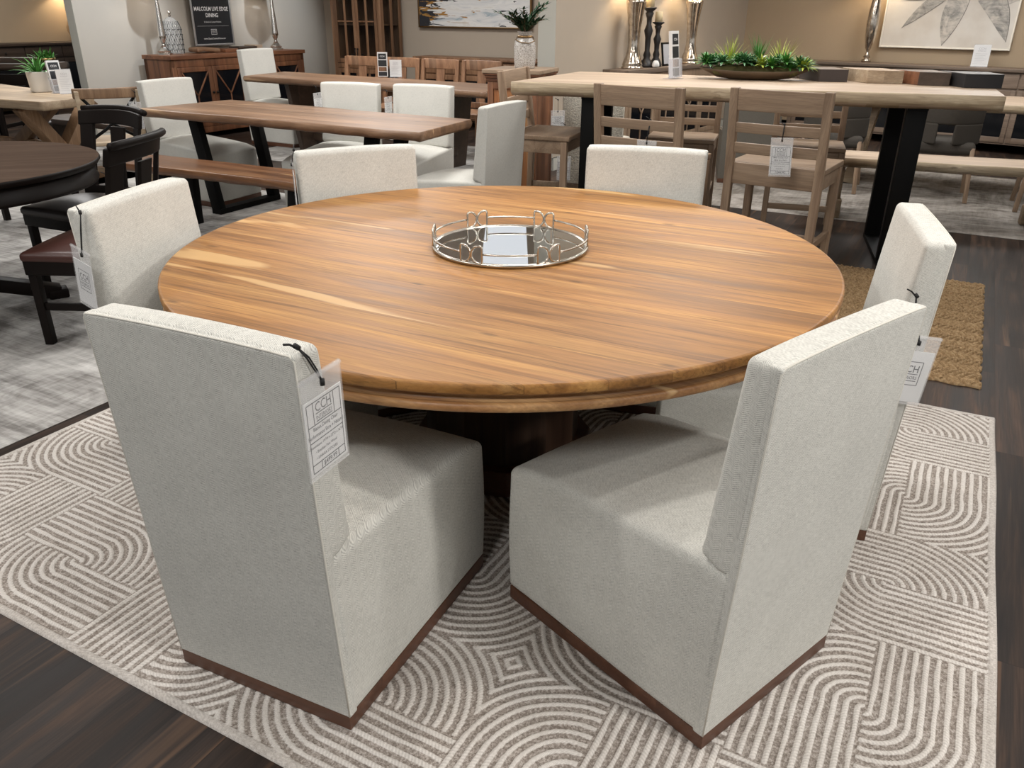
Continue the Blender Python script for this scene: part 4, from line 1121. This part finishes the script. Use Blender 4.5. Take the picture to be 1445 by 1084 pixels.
def mot():
    t = NT('mottled_pale_glass', .15, 0); n = t.vor(t.co(), 70, 'DISTANCE_TO_EDGE')['Distance']
    c = t.ramp(n, [(0, (.75,.72,.68)), (.12, (.50,.46,.42)), (.4, (.36,.33,.30))]); t.color(c)
    tr = t.n('ShaderNodeBsdfTransparent'); mx = t.n('ShaderNodeMixShader'); mx.inputs[0].default_value = .72
    t.t.links.new(tr.outputs[0], mx.inputs[1]); t.t.links.new(t.b.outputs[0], mx.inputs[2]); t.t.links.new(mx.outputs[0], t.out.inputs[0]); t.bump(n, .4, .003); return t.m
mottled = mot()
vase()
def far_planter():
    t = thing('potted_greenery', 'small round green plant in a low brown pot on the dark counter table', 'plant', (-5.12, 9.46, .901))
    MB().lathe([(0,0),(.07,0),(.10,.03),(.105,.05),(.09,.05),(0,.04)], 20).build('pot', M['bronze'], t)
    m = MB()
    for k in range(90): blade(m, (rd.uniform(-.07,.07), rd.uniform(-.05,.05), .04), rd.uniform(0,2*pi), rd.uniform(.1,1.5), rd.uniform(.06,.14), .014, .5, 3)
    m.build('leaves', M['leaf'], t)
far_planter()

# ---------------------------------------------------------------- lamps and ornaments
def lamp_head(t, z, r0, r1, h, bulb=0, col=(1,.80,.55)):
    vs = MB().lathe([(r0, z),(r1, z+h),(r1-.004, z+h),(r0-.004, z+.002)], 32); vs.f = vs.f[:-2]; vs.s = vs.s[:-2]
    vs.build('lamp_shade', M['shade'], t)
    if bulb:
        l = bpy.data.lights.new('lamp_bulb', 'POINT'); l.energy = bulb; l.color = col; l.shadow_soft_size = .035
        o = bpy.data.objects.new('lamp_bulb', l); COL.objects.link(o); o.parent = t; o.location = (0,0,z+h*.45)
def lamp(label, loc, prof, neck, base=None, shade=(.20,.17,.26), bulb=6, mat='mercury', seg=36, dz=.05, extra=None, group=None):
    t = thing('table_lamp', label, 'lamp', loc, group=group)
    MB().lathe(prof, seg).build('lamp_body', M[mat], t)
    zt = prof[-1][1]
    MB().lathe([(.008, zt-.005),(.008, zt+dz+.10)], 10).build('stem', M['silver'], t)
    if base: base(t)
    lamp_head(t, zt+dz, *shade, bulb=bulb)
    return t
LG = 'mercury glass lamps on the consoles'
hour = [(0,0),(.115,0),(.118,.012),(.10,.022),(.108,.035),(.100,.06),(.075,.12),(.060,.20),(.058,.28),(.066,.40),(.085,.54),(.100,.62),(.104,.645),(.07,.66),(.012,.685)]
lamp('wide hourglass mercury glass lamp at the near end of the middle wall sideboard', (1.235,9.06,.912), hour, 0, shade=(.165,.15,.28), bulb=12, mat='mercury')
lamp('hourglass mercury glass lamp at the far end of the middle wall sideboard', (2.01,9.96,.912), [(r*.93, z) for r, z in hour], 0, shade=(.21,.19,.28), bulb=9, mat='mercury')
lamp('slender spindle glass lamp on the taupe console left of the flower painting', (4.32,10.66,.901), [(0,0),(.055,0),(.055,.035),(.02,.04),(.045,.055),(.022,.10),(.016,.125),(.035,.16),(.060,.28),(.068,.42),(.062,.58),(.045,.72),(.025,.80),(.012,.84)], 0, shade=(.19,.17,.26), bulb=9)
lamp('gourd-shaped mercury glass lamp with cream shade by the far left poster', (-6.93,13.95,.962), [(0,0),(.07,0),(.075,.02),(.115,.06),(.155,.14),(.158,.20),(.125,.30),(.075,.40),(.045,.48),(.032,.56),(.034,.60),(.012,.61)], 0, shade=(.21,.19,.30), bulb=14)
def taper(label, loc, k=1.):
    t = thing('table_lamp', label, 'lamp', loc, .3, 'tapered silver lamps on the glass-door sideboard')
    MB().lathe([(0,0),(.088,0),(.088,.018),(.070,.03),(.074,.042),(.052,.06),(.040,.075),(.030,.09)], 8, sharp=True).build('faceted_base', M['silver'], t)
    MB().lathe([(.030,.088),(.022,.11),(.020,.13),(.034,.15),(.036,.17),(.046,.185),(.044,.21),(.036,.35),(.026,.50),(.018,.62),(.014,.68)], 24).build('tapered_column', M['silver'], t)
    lamp_head(t, .70, .17, .14, .24, 3, (1,.92,.85))
taper('tapered silver lamp at the left end of the sideboard beside the netted glass jar', (-4.12,10.24,.951))
taper('tapered silver lamp at the far end of the glass-door sideboard, right of the poster', (-3.20,11.72,.951))
def cloche():
    t = thing('glass_jar', 'tall glass jar netted with beaded wire, between the silver lamp and the poster', 'jar', (-4.07,10.43,.951))
    prof = [(.108,0),(.110,.03),(.110,.26),(.104,.31),(.08,.36),(.045,.395),(.02,.405)]
    MB().lathe([(0,0)]+prof+[(0,.406)], 28).build('glass_body', M['jar_glass'], t)
    MB().lathe([(.012,.405),(.018,.42),(.012,.435),(.022,.45),(.014,.47),(0,.475)], 14).build('finial', M['silver'], t)
    m = MB(); n = 12
    def rad(z): 
        for (r0, z0), (r1, z1) in zip(prof, prof[1:]):
            if z <= z1: return r0+(r1-r0)*(z-z0)/(z1-z0)
        return .02
    for k in range(n):
        for s in (-1, 1):
            m.tube([((rad(z)+.002)*cos(2*pi*k/n+s*z*3.4), (rad(z)+.002)*sin(2*pi*k/n+s*z*3.4), z) for z in [.01+i*.039 for i in range(10)]], .0017, 4)
        for i in range(5):
            z = .05+i*.055; a = 2*pi*(k+.5*(i % 2))/n
            m.rbox(-.006,-.006,-.006,.006,.006,.006, r=.004, seg=1, xf=Matrix.Translation(((rad(z)+.003)*cos(a), (rad(z)+.003)*sin(a), z)))
    m.build('beaded_wire_net', M['knob'], t)
cloche()
def candlestick(label, loc, h, ch, r=.05):
    t = thing('candlestick', label, 'candlestick', loc, group='turned black candlesticks')
    MB().lathe([(0,0),(r*1.35,0),(r*1.35,.02),(r*1.1,.05),(r*.6,.09),(r*.75,.12),(r*.5,.16),(r*.55,h*.5),(r*.85,h*.62),(r*.45,h*.72),(r*.5,h*.82),(r*.8,h*.90),(r*.6,h*.93),(r*1.25,h-.01),(r*1.25,h),(0,h)], 24).build('turned_holder', M['dark_turned'], t)
    MB().lathe([(0,h),(r*.8,h),(r*.8,h+ch-.004),(r*.72,h+ch),(0,h+ch-.004)], 20).tube([(0,0,h+ch-.005),(.002,0,h+ch+.012)], .0015, 5).build('pillar_candle', M['candle'], t)
candlestick('shorter turned black candlestick with ivory pillar candle beside the near mercury lamp', (1.53,9.38,.912), .44, .10)
candlestick('taller turned black candlestick just behind the near mercury lamp', (1.41,9.25,.912), .58, .22, .055)
t = thing('seashell_ornament', 'small white shell at the foot of the black candlesticks', 'ornament', (1.50,9.18,.912))
MB().rbox(-.045,-.03,0,.045,.03,.07, r=.028, seg=3, mid=3, warp=lambda x, y, z: (x*(1-z*5), y, z)).build('shell', M['ceramic'], t)
t = thing('picture_frame', 'small dark frame leaning behind the black candlesticks', 'picture frame', (1.68,9.50,.912), .9)
MB().rbox(-.09,0,0,.09,.015,.24, r=.004, xf=Matrix.Rotation(-.15, 4, 'X')).build('frame', M['black'], t)
MB().rbox(-.07,-.002,.02,.07,.002,.22, r=.001, xf=Matrix.Rotation(-.15, 4, 'X')).build('print', M['ink_grey'], t)
# wooden bowls and sample pieces on the sideboard
o = MB().rbox(0,0,0,.34,.20,.05, r=.02, seg=2, mid=4, warp=lambda x, y, z: (x, y+.02*sin(x*9), z+.008*sin(x*14))).build('wood_sample_block', M['brown_live'], loc=(-3.84,10.58,.962), rz=1.0); tag(o, 'rough brown wood slab piece lying under the left poster', 'wood block')
o = MB().rbox(0,0,0,.20,.20,.04, r=.006).build('wood_sample_block', M['case_wood_x'], loc=(-3.62,10.92,.951), rz=1.0); tag(o, 'short brown wood piece right of the poster foot on the sideboard', 'wood block')
o = MB().rbox(0,0,0,.30,.20,.055, r=.004).build('wood_sample_block', M['dark_case'], loc=(-3.52,11.16,.951), rz=1.03); tag(o, 'dark wood board behind the tall linen chair on the sideboard', 'wood block')
o = MB().rbox(0,0,0,.13,.20,.065, r=.004).build('wood_sample_block', M['light_live'], loc=(-3.42,11.50,.951), rz=1.03); tag(o, 'pale wood block beside the far silver lamp on the sideboard', 'wood block')
# four blocks on the bar table
def block(label, quad, h, mat, topmat, z=1.0405, w2=None):
    c = sum((Vector(q) for q in quad), Vector((0,0)))/4
    m = MB().prism([(q[0]-c.x, q[1]-c.y) for q in quad], 0, h); o = m.build('wood_sample_block', mat, loc=(c.x, c.y, z)); o.data.materials.append(topmat)
    for p in o.data.polygons:
        if p.normal.z > .9: p.material_index = 1
    bv = o.modifiers.new('bevel', 'BEVEL'); bv.width = .003; bv.segments = 2
    if w2:
        o.data.materials.append(w2)
        for p in o.data.polygons:
            if p.normal.x < -.6: p.material_index = 2
    return tag(o, label, 'wood block', 'wood sample blocks on the pale bar table')
blkA = M['blk1']; blkT = wood('block_top', (.16,.11,.08), (.24,.175,.13), (.30,.23,.17), pw=.4, knots=0, seed=71)
block('charcoal brown sample block next to the succulent bowl', [(2.03,5.72),(2.21,5.70),(2.20,5.95),(1.98,5.98)], .078, blkA, blkT)
block('pale oak sample block, second from the succulent bowl', [(2.31,5.63),(2.52,5.57),(2.49,5.84),(2.24,5.90)], .080, M['oak'], M['light_live'])
block('two-tone brown sample block, third from the succulent bowl', [(2.58,5.49),(2.76,5.44),(2.76,5.70),(2.52,5.77)], .080, wood('walnut_block', (.05,.032,.022), (.085,.058,.042), (.12,.085,.062), pw=.4, knots=0, seed=73), blkT, w2=M['case_wood_x'])
block('near-black sample block at the right end of the pale bar table', [(2.79,5.32),(3.00,5.27),(3.02,5.50),(2.76,5.60)], .082, plain('near_black_block', (.014,.013,.014), .5), wood('grey_block_top', (.05,.042,.036), (.08,.068,.058), (.11,.095,.08), pw=.4, knots=0, seed=75))
# brochure stands and cards
def brochure(label, loc, rz, w=.105, h=.26, holder=True, lean=.16, s=1.):
    t = thing('brochure_stand', label, 'brochure stand', loc, rz, 'brochure stands on the tables')
    R_ = Matrix.Rotation(-lean, 4, 'X')
    if holder: MB().box(-w/2-.006,-.03,.005,w/2+.006,-.028,h*.42, xf=R_).box(-w/2-.006,.012,.005,w/2+.006,.014,h*.5, xf=R_).box(-w/2-.006,-.03,.005,-w/2-.004,.014,h*.42, xf=R_).box(w/2+.004,-.03,.005,w/2+.006,.014,h*.42, xf=R_).box(-w/2-.006,-.04,0.0,w/2+.006,.06,.003).build('acrylic_holder', M['acrylic'], t)
    o = MB().box(-w/2,-.012,.006,w/2,.010,h, xf=R_).build('brochures', M['paper'], t)
    m = MB()
    for (x0, z0, x1, z1) in ((-.4,.72,.4,.94),(-.42,.44,.42,.68),(-.42,.06,.42,.22)): m.box(w*x0,-.0135,h*z0,w*x1,-.0122,h*z1, xf=R_)
    m.build('printed_panel', M['poster'], o)
    m = MB().box(-w*.40,-.0135,h*.25,w*.40,-.0122,h*.41, xf=R_); m.build('printed_photo', M['hutch_wood'], o)
    m = MB(); lettering(m, 'CCH', 0, 0, w*.22, -.0140, .01); m.v = [tuple(R_ @ Vector((v[0], v[1], v[2]+h*.80))) for v in m.v]; m.build('lettering', M['white_ink'], o)
    return t
brochure('brochure stand on the pale bar table, left of the succulent bowl', (1.10,5.90,1.041), .9, .10, .30, lean=.12)
brochure('brochure stand beside the potted agave on the oak table', (-4.02,7.55,.7655), .9, .11, .27)
brochure('slim brochure stand upright on the far brown slab table', (-1.40,9.20,.7955), 0, .105, .25, holder=False, lean=.05)
def card(label, loc, rz, w=.12, h=.16, lean=.1):
    t = thing('table_sign', label, 'sign', loc, rz, 'white price cards in clear stands'); R_ = Matrix.Rotation(-lean, 4, 'X')
    MB().box(-w/2-.003,.002,0,w/2+.003,.004,h+.005, xf=R_).box(-w/2-.003,-.05,0,w/2+.003,.03,.003).build('acrylic_stand', M['acrylic'], t)
    o = MB().box(-w/2,-.001,.004,w/2,.001,h, xf=R_).build('card', M['paper'], t)
    m = MB(); lettering(m, 'CCH', 0, h*.78, w*.2, -.0022); lettering(m, 'INTERIORS', 0, h*.70, w*.1, -.0022)
    for k in range(6): rule(m, -w*.36, h*(.60-.075*k), w*(.36-.1*(k % 3)), h*(.60-.075*k), -.0022, .001)
    rule(m, -w*.44, h*.14, w*.44, h*.14, -.0022, .0009); m.v = [tuple(R_ @ Vector(v)) for v in m.v]
    m.build('lettering', M['ink_grey'], o)
card('white price card beside the brochure stand on the oak table', (-3.93,7.50,.7655), .7, .12, .20, .05)
card('white price card behind the brochure stand on the far brown slab table', (-1.27,9.24,.7955), 0, .125, .17)
card('white price card on the taupe console under the flower painting', (5.30,9.88,.901), -.45, .17, .23, .08)
card('white card standing in the shadow under the oak trestle table', (-4.45,7.95,.465), .2, .12, .16)

# ---------------------------------------------------------------- posters and paintings
def poster(label, p, d, z, w, h, l1, l2, l3, lean=.0):
    d = Vector(d).normalized(); t = thing('framed_sign', label, 'sign', (p[0], p[1], z), atan2(d.y, d.x), 'black framed posters'); t.rotation_euler = (-lean, 0, atan2(d.y, d.x)); f = .022
    MB().rbox(0,-.018,0,f,.0,h, r=.003).rbox(w-f,-.018,0,w,0,h, r=.003).rbox(f,-.018,0,w-f,0,f, r=.003).rbox(f,-.018,h-f,w-f,0,h, r=.003).build('aluminium_frame', M['alu'], t)
    o = MB().box(f*.8,-.010,f*.8,w-f*.8,-.004,h-f*.8).build('black_panel', M['poster'], t)
    m = MB(); y = -.0115; s = w/.56
    lettering(m, l1, w/2, h-.53*h, .058*s, y, .02, .86); lettering(m, l2, w/2, h-.615*h, .058*s, y, .02, .86); lettering(m, l3, w/2, h-.69*h, .024*s, y, .0, .9)
    rule(m, w*.1, h-.735*h, w*.9, h-.735*h, y, .0009)
    x0, x1, z0, z1 = w/2-.038*s, w/2+.038*s, h-.85*h, h-.78*h
    rule(m, x0, z0, x1, z0, y, .002); rule(m, x0, z1, x1, z1, y, .002); rule(m, x0, z0, x0, z1, y, .002); rule(m, x1, z0, x1, z1, y, .002)
    lettering(m, 'CCH', w/2, z0+.5*(z1-z0), .028*s, y); lettering(m, 'INTERIORS', w/2, z0+.22*(z1-z0), .013*s, y)
    lettering(m, 'www.ClassicCountryHome.com', w/2, h-.915*h, .026*s, y, .006, .9)
    m.build('lettering', M['white_ink'], o)
W1s = Vector((-4.83, 9.58)); W1e = Vector((.514,.857))
pp = Vector((-3.955, 10.91))
poster('black framed poster reading Malcolm Live Edge Dining on the left partition', (-3.995, 10.93), W1e, 1.02, .62, .86, 'MALCOLM LIVE EDGE', 'DINING', 'In Stock & Custom Finishes')
poster('black framed poster reading Acacia Round Dining on the far left wall', (-8.05, 12.4), (.475,.88), 1.13, .86, 1.15, 'ACACIA ROUND', 'DINING', 'In Stock & Custom Finishes')
def painting_abstract():
    t = NT('abstract_paint', .7, 0, .3); X = t.sep(t.co())
    v = t.comb(t.mth('MULTIPLY', X[0], 1.6), 0., t.mth('MULTIPLY', X[2], 9.)); n = t.noise(v, 1.3, 5, .65, 1.2)
    v2 = t.comb(t.mth('ADD', t.mth('MULTIPLY', X[0], 2.1), 7.), 0., t.mth('MULTIPLY', X[2], 13.)); n2 = t.noise(v2, 1.2, 4, .6, .8)
    base = t.ramp(n, [(.30, (.30,.38,.43)), (.40, (.62,.62,.62)), (.55, (.74,.73,.71)), (.68, (.66,.64,.60))])
    lft = t.rng(X[0], .0, .55, .17, -.02)
    dk = t.mth('GREATER_THAN', t.mth('ADD', n2, lft), .615); gd = t.mth('GREATER_THAN', t.mth('ADD', t.noise(t.comb(t.mth('MULTIPLY', X[0], 1.8), 4., t.mth('MULTIPLY', X[2], 14.)), 1.1, 3, .6, .5), lft), .64)
    c = t.mix(gd, base, (.36,.19,.05)); c = t.mix(dk, c, (.03,.03,.035)); t.color(c); t.bump(n, .3, .004); return t.m
def painting(label, p, d, z, w, h, mat, frame, group=None):
    d = Vector(d).normalized(); t = thing('framed_painting', label, 'painting', (p[0], p[1], z), atan2(d.y, d.x)); f = .018
    MB().rbox(0,-.045,0,f,-.002,h).rbox(w-f,-.045,0,w,-.002,h).rbox(f,-.045,0,w-f,-.002,f).rbox(f,-.045,h-f,w-f,-.002,h).build('frame', frame, t)
    c = MB().box(f,-.036,f,w-f,-.004,h-f).build('canvas', mat, t); return t, c
painting('abstract painting of grey, black and gold strokes on the back wall', tuple(Vector((-1.31, 12.245))), UX, 1.23, 1.75, .95, painting_abstract(), M['bronze'])
cm = NT('painted_canvas_ground', .8); nn_ = cm.noise(cm.co(), 2.5, 4); cm.color(cm.ramp(nn_, [(.35, (.60,.545,.48)), (.65, (.70,.66,.60))]))
FT, FC = painting('large painting of a grey magnolia flower on the right wall', (4.51, 10.79), (.8,-.6), 1.07, 1.42, 1.15, cm.m, M['shade'])
def petals():
    pm = NT('grey_petal_paint', .8); X = pm.sep(pm.co())
    n = pm.noise(pm.co(), 5, 5, .65, 1.6); n2 = pm.noise(pm.comb(pm.mth('MULTIPLY', X[0], 8.), 0., pm.mth('MULTIPLY', X[2], 30.)), 1, 4, .6, 1.)
    f = pm.mth('ADD', pm.mth('MULTIPLY', n, .7), pm.mth('MULTIPLY', n2, .3))
    pm.color(pm.ramp(f, [(.32, (.16,.155,.15)), (.44, (.33,.315,.29)), (.54, (.52,.48,.43)), (.64, (.64,.59,.53))]))
    m = MB(); cx, cz = .60, .50
    # petals fan down and out from the flower centre; root, tip, width, bend
    specs = [((.76,.68),(.22,.22),.065,-.03), ((.84,.72),(.70,.035),.115,-.03), ((.88,.72),(1.36,.09),.115,.07), ((.98,.74),(1.40,.52),.14,-.08), ((.72,.72),(.05,.56),.07,.04), ((.74,.86),(.20,1.05),.13,.05), ((.88,.90),(.95,1.12),.10,.0), ((.98,.86),(1.34,1.02),.10,.04)]
    k = 0
    for (r, tp, w, bd) in specs:
        if w == 0: continue
        r = Vector(r); tp = Vector(tp); d = tp-r; L = d.length; d.normalize(); nr = Vector((-d.y, d.x)); N = 16; vs = []
        for s in (1, -1):
            for i in range(N+1):
                t = i/N; ww = w*sin(pi*min(1, t**.8*1.02))**.75*(1.15 if s > 0 else .9) if 0 < t < 1 else 0
                q = r+d*(L*t)+nr*(bd*sin(pi*t)+s*ww); vs.append((q.x, -.0375-.0006*k, q.y))
        b = vs[:N+1]+vs[N+1:][::-1]; ctr = [tuple(r+d*L*.5)]
        fs = [(i, i+1, N+1+i+1, N+1+i) for i in range(N)]
        m.add(vs, fs, False); k += 1
    m.build('painted_petals', pm.m, FC)
    ln = MB()
    for (r, tp, w, bd) in specs:
        if w == 0: continue
        r = Vector(r); tp = Vector(tp); d = tp-r; L = d.length; d.normalize(); nr = Vector((-d.y, d.x))
        ln.tube([(*(lambda q: (q.x, -.0425, q.y))(r+d*(L*t)+nr*(bd*sin(pi*t)+w*1.12*sin(pi*min(1, t**.8*1.02))**.75 if 0 < t < 1 else 0)),) for t in [i/14 for i in range(15)]], .0016, 4)
    ln.build('painted_outlines', plain('charcoal_paint', (.10,.095,.09), .8), FC)
petals()

# ---------------------------------------------------------------- dark counter table at the far left
def dark_counter():
    t = thing('counter_table', 'long dark counter table against the far left background', 'table', (-6.5, 9.22, 0), .03); L, D, H = 1.50, .46, .90
    slab('slab_top', [(0,0),(L,0),(L,D),(0,D)], H-.07, H, M['dark_case'], M['dark_case'], t, seed=31)
    for x in (.2, L-.25): MB().rbox(x-.06,.1,0,x+.06,D-.1,H-.07).build('leg', M['black_wood'], t)
dark_counter()
ds = stool('dark counter stool at the left under the dark counter table', W=.42, mat='black_wood', matz='black_wood', H=.82, group='dark stools at the counter table'); put(ds, -5.95, 9.0, 0); 
copy_tree(ds, 'dark counter stool at the right under the dark counter table', (-5.30, 9.0, 0), 0, 'dark stools at the counter table')
o = MB().rbox(0,0,0,.42,.16,.05, r=.004).build('wood_sample_block', M['oak_dark'], loc=(-6.05,9.42,.901), rz=.05); tag(o, 'flat brown wood sample at the left on the dark counter table', 'wood block')
o = MB().rbox(0,0,0,.38,.16,.05, r=.004).build('wood_sample_block', M['dark_case'], loc=(-5.62,9.42,.901), rz=.05); tag(o, 'flat dark wood sample beside the small plant on the counter table', 'wood block')

# everything that stands on a thin rug rests on its surface
for o in list(COL.objects):
    if o.type == 'EMPTY' and o.parent is None and abs(o.location.z) < 1e-6 and o.get('category') in ('chair', 'table', 'bench', 'stool') and 'round_dining' not in o.name and not o.name.startswith(('counter_', 'live_edge_bar')):
        o.location.z = .0045
# ---------------------------------------------------------------- light
def spot(x, y, z, tx, ty, tz, W, size=1.3, blend=.6, rad=.09, col=(1,.955,.90)):
    l = bpy.data.lights.new('ceiling_spot', 'SPOT'); l.energy = W; l.spot_size = size; l.spot_blend = blend; l.shadow_soft_size = rad; l.color = col
    o = bpy.data.objects.new('ceiling_spot', l); COL.objects.link(o); o.location = (x,y,z)
    d = Vector((tx-x, ty-y, tz-z)); o.rotation_euler = d.to_track_quat('-Z', 'Y').to_euler(); return o
def area(x, y, z, sx, sy, W, col=(1,.99,.97), rz=0):
    l = bpy.data.lights.new('ceiling_panel', 'AREA'); l.shape = 'RECTANGLE'; l.size = sx; l.size_y = sy; l.energy = W; l.color = col
    o = bpy.data.objects.new('ceiling_panel', l); COL.objects.link(o); o.location = (x,y,z); o.rotation_euler = (0,0,rz); return o
K = 1.0
for (x, y, w) in [(-1.2,-.9,55),(2.8,-.6,62),(-3.2,1.6,46),(.3,3.6,34),(2.9,3.6,24),(-3.0,3.9,40),(-1.2,6.2,52),(1.4,6.6,46),(4.0,6.4,30),(-4.2,7.6,56),(-1.4,9.6,66),(2.6,8.6,38),(4.6,8.4,50),(-6.4,11.6,50)]:
    area(x, y, CEIL-.03, .9, .9, w*K)
spot(-.9,1.9,CEIL-.1, -.3,2.0,.5, 66, 1.6)
spot(1.5,1.9,CEIL-.1, .7,2.0,.6, 56, 1.5)
spot(.2,3.2,CEIL-.1, 0,2.9,.7, 60, 1.5)
spot(1.9,.9,CEIL-.1, 1.5,1.6,0, 50, 1.5)
spot(3.3,-.7,CEIL-.1, .8,1.4,.5, 240, .8, .7, .12)
for (x, y, tx, ty, w) in [(-2.0,5.0,-1.6,6.2,60),(.2,4.6,-.2,5.6,40),(1.6,5.4,1.6,6.0,60),(-3.6,7.2,-4,7.6,50),(-1.6,8.6,-1.6,9.4,60)]:
    spot(x, y, CEIL-.1, tx, ty, 0, w, 1.5)
# cool wall washers on the left partition
spot(-3.2,9.5,CEIL-.1, -4.25,10.0,1.75, 170, .9, .8, .04, (.80,.90,1))
spot(-2.35,11.0,CEIL-.1, -3.2,11.95,1.75, 140, .9, .8, .04, (.80,.90,1))
w = bpy.data.worlds.new('world'); sc.world = w; w.use_nodes = True
bg = w.node_tree.nodes['Background']; bg.inputs[0].default_value = (1,.985,.965,1); bg.inputs[1].default_value = .50
sc.view_settings.view_transform = 'Standard'; sc.view_settings.look = 'None'; sc.view_settings.gamma = 1
sc.view_settings.use_curve_mapping = False
sc.view_settings.exposure = .0

# lit ceiling panels near the back of the showroom
def ceiling_panel(label, x, y, sx, sy, e):
    t = thing('ceiling_light', label, 'ceiling light', (x, y, CEIL-.032), 0, 'white ceiling light panels')
    MB().rbox(-sx/2-.03,-sy/2-.03,0,sx/2+.03,-sy/2,.03).rbox(-sx/2-.03,sy/2,0,sx/2+.03,sy/2+.03,.03).rbox(-sx/2-.03,-sy/2,0,-sx/2,sy/2,.03).rbox(sx/2,-sy/2,0,sx/2+.03,sy/2,.03).build('frame', M['ceramic'], t)
    m = NT('light_diffuser', .6); m.color((.9,.9,.9,1)); m.b.inputs['Emission Color'].default_value = (.86,.92,1,1); m.b.inputs['Emission Strength'].default_value = e
    MB().box(-sx/2,-sy/2,.012,sx/2,sy/2,.02).build('diffuser', m.m, t)
ceiling_panel('white ceiling light panel over the back of the showroom, mirrored in the round tray', -.10, 10.1, .56, 2.3, .75)
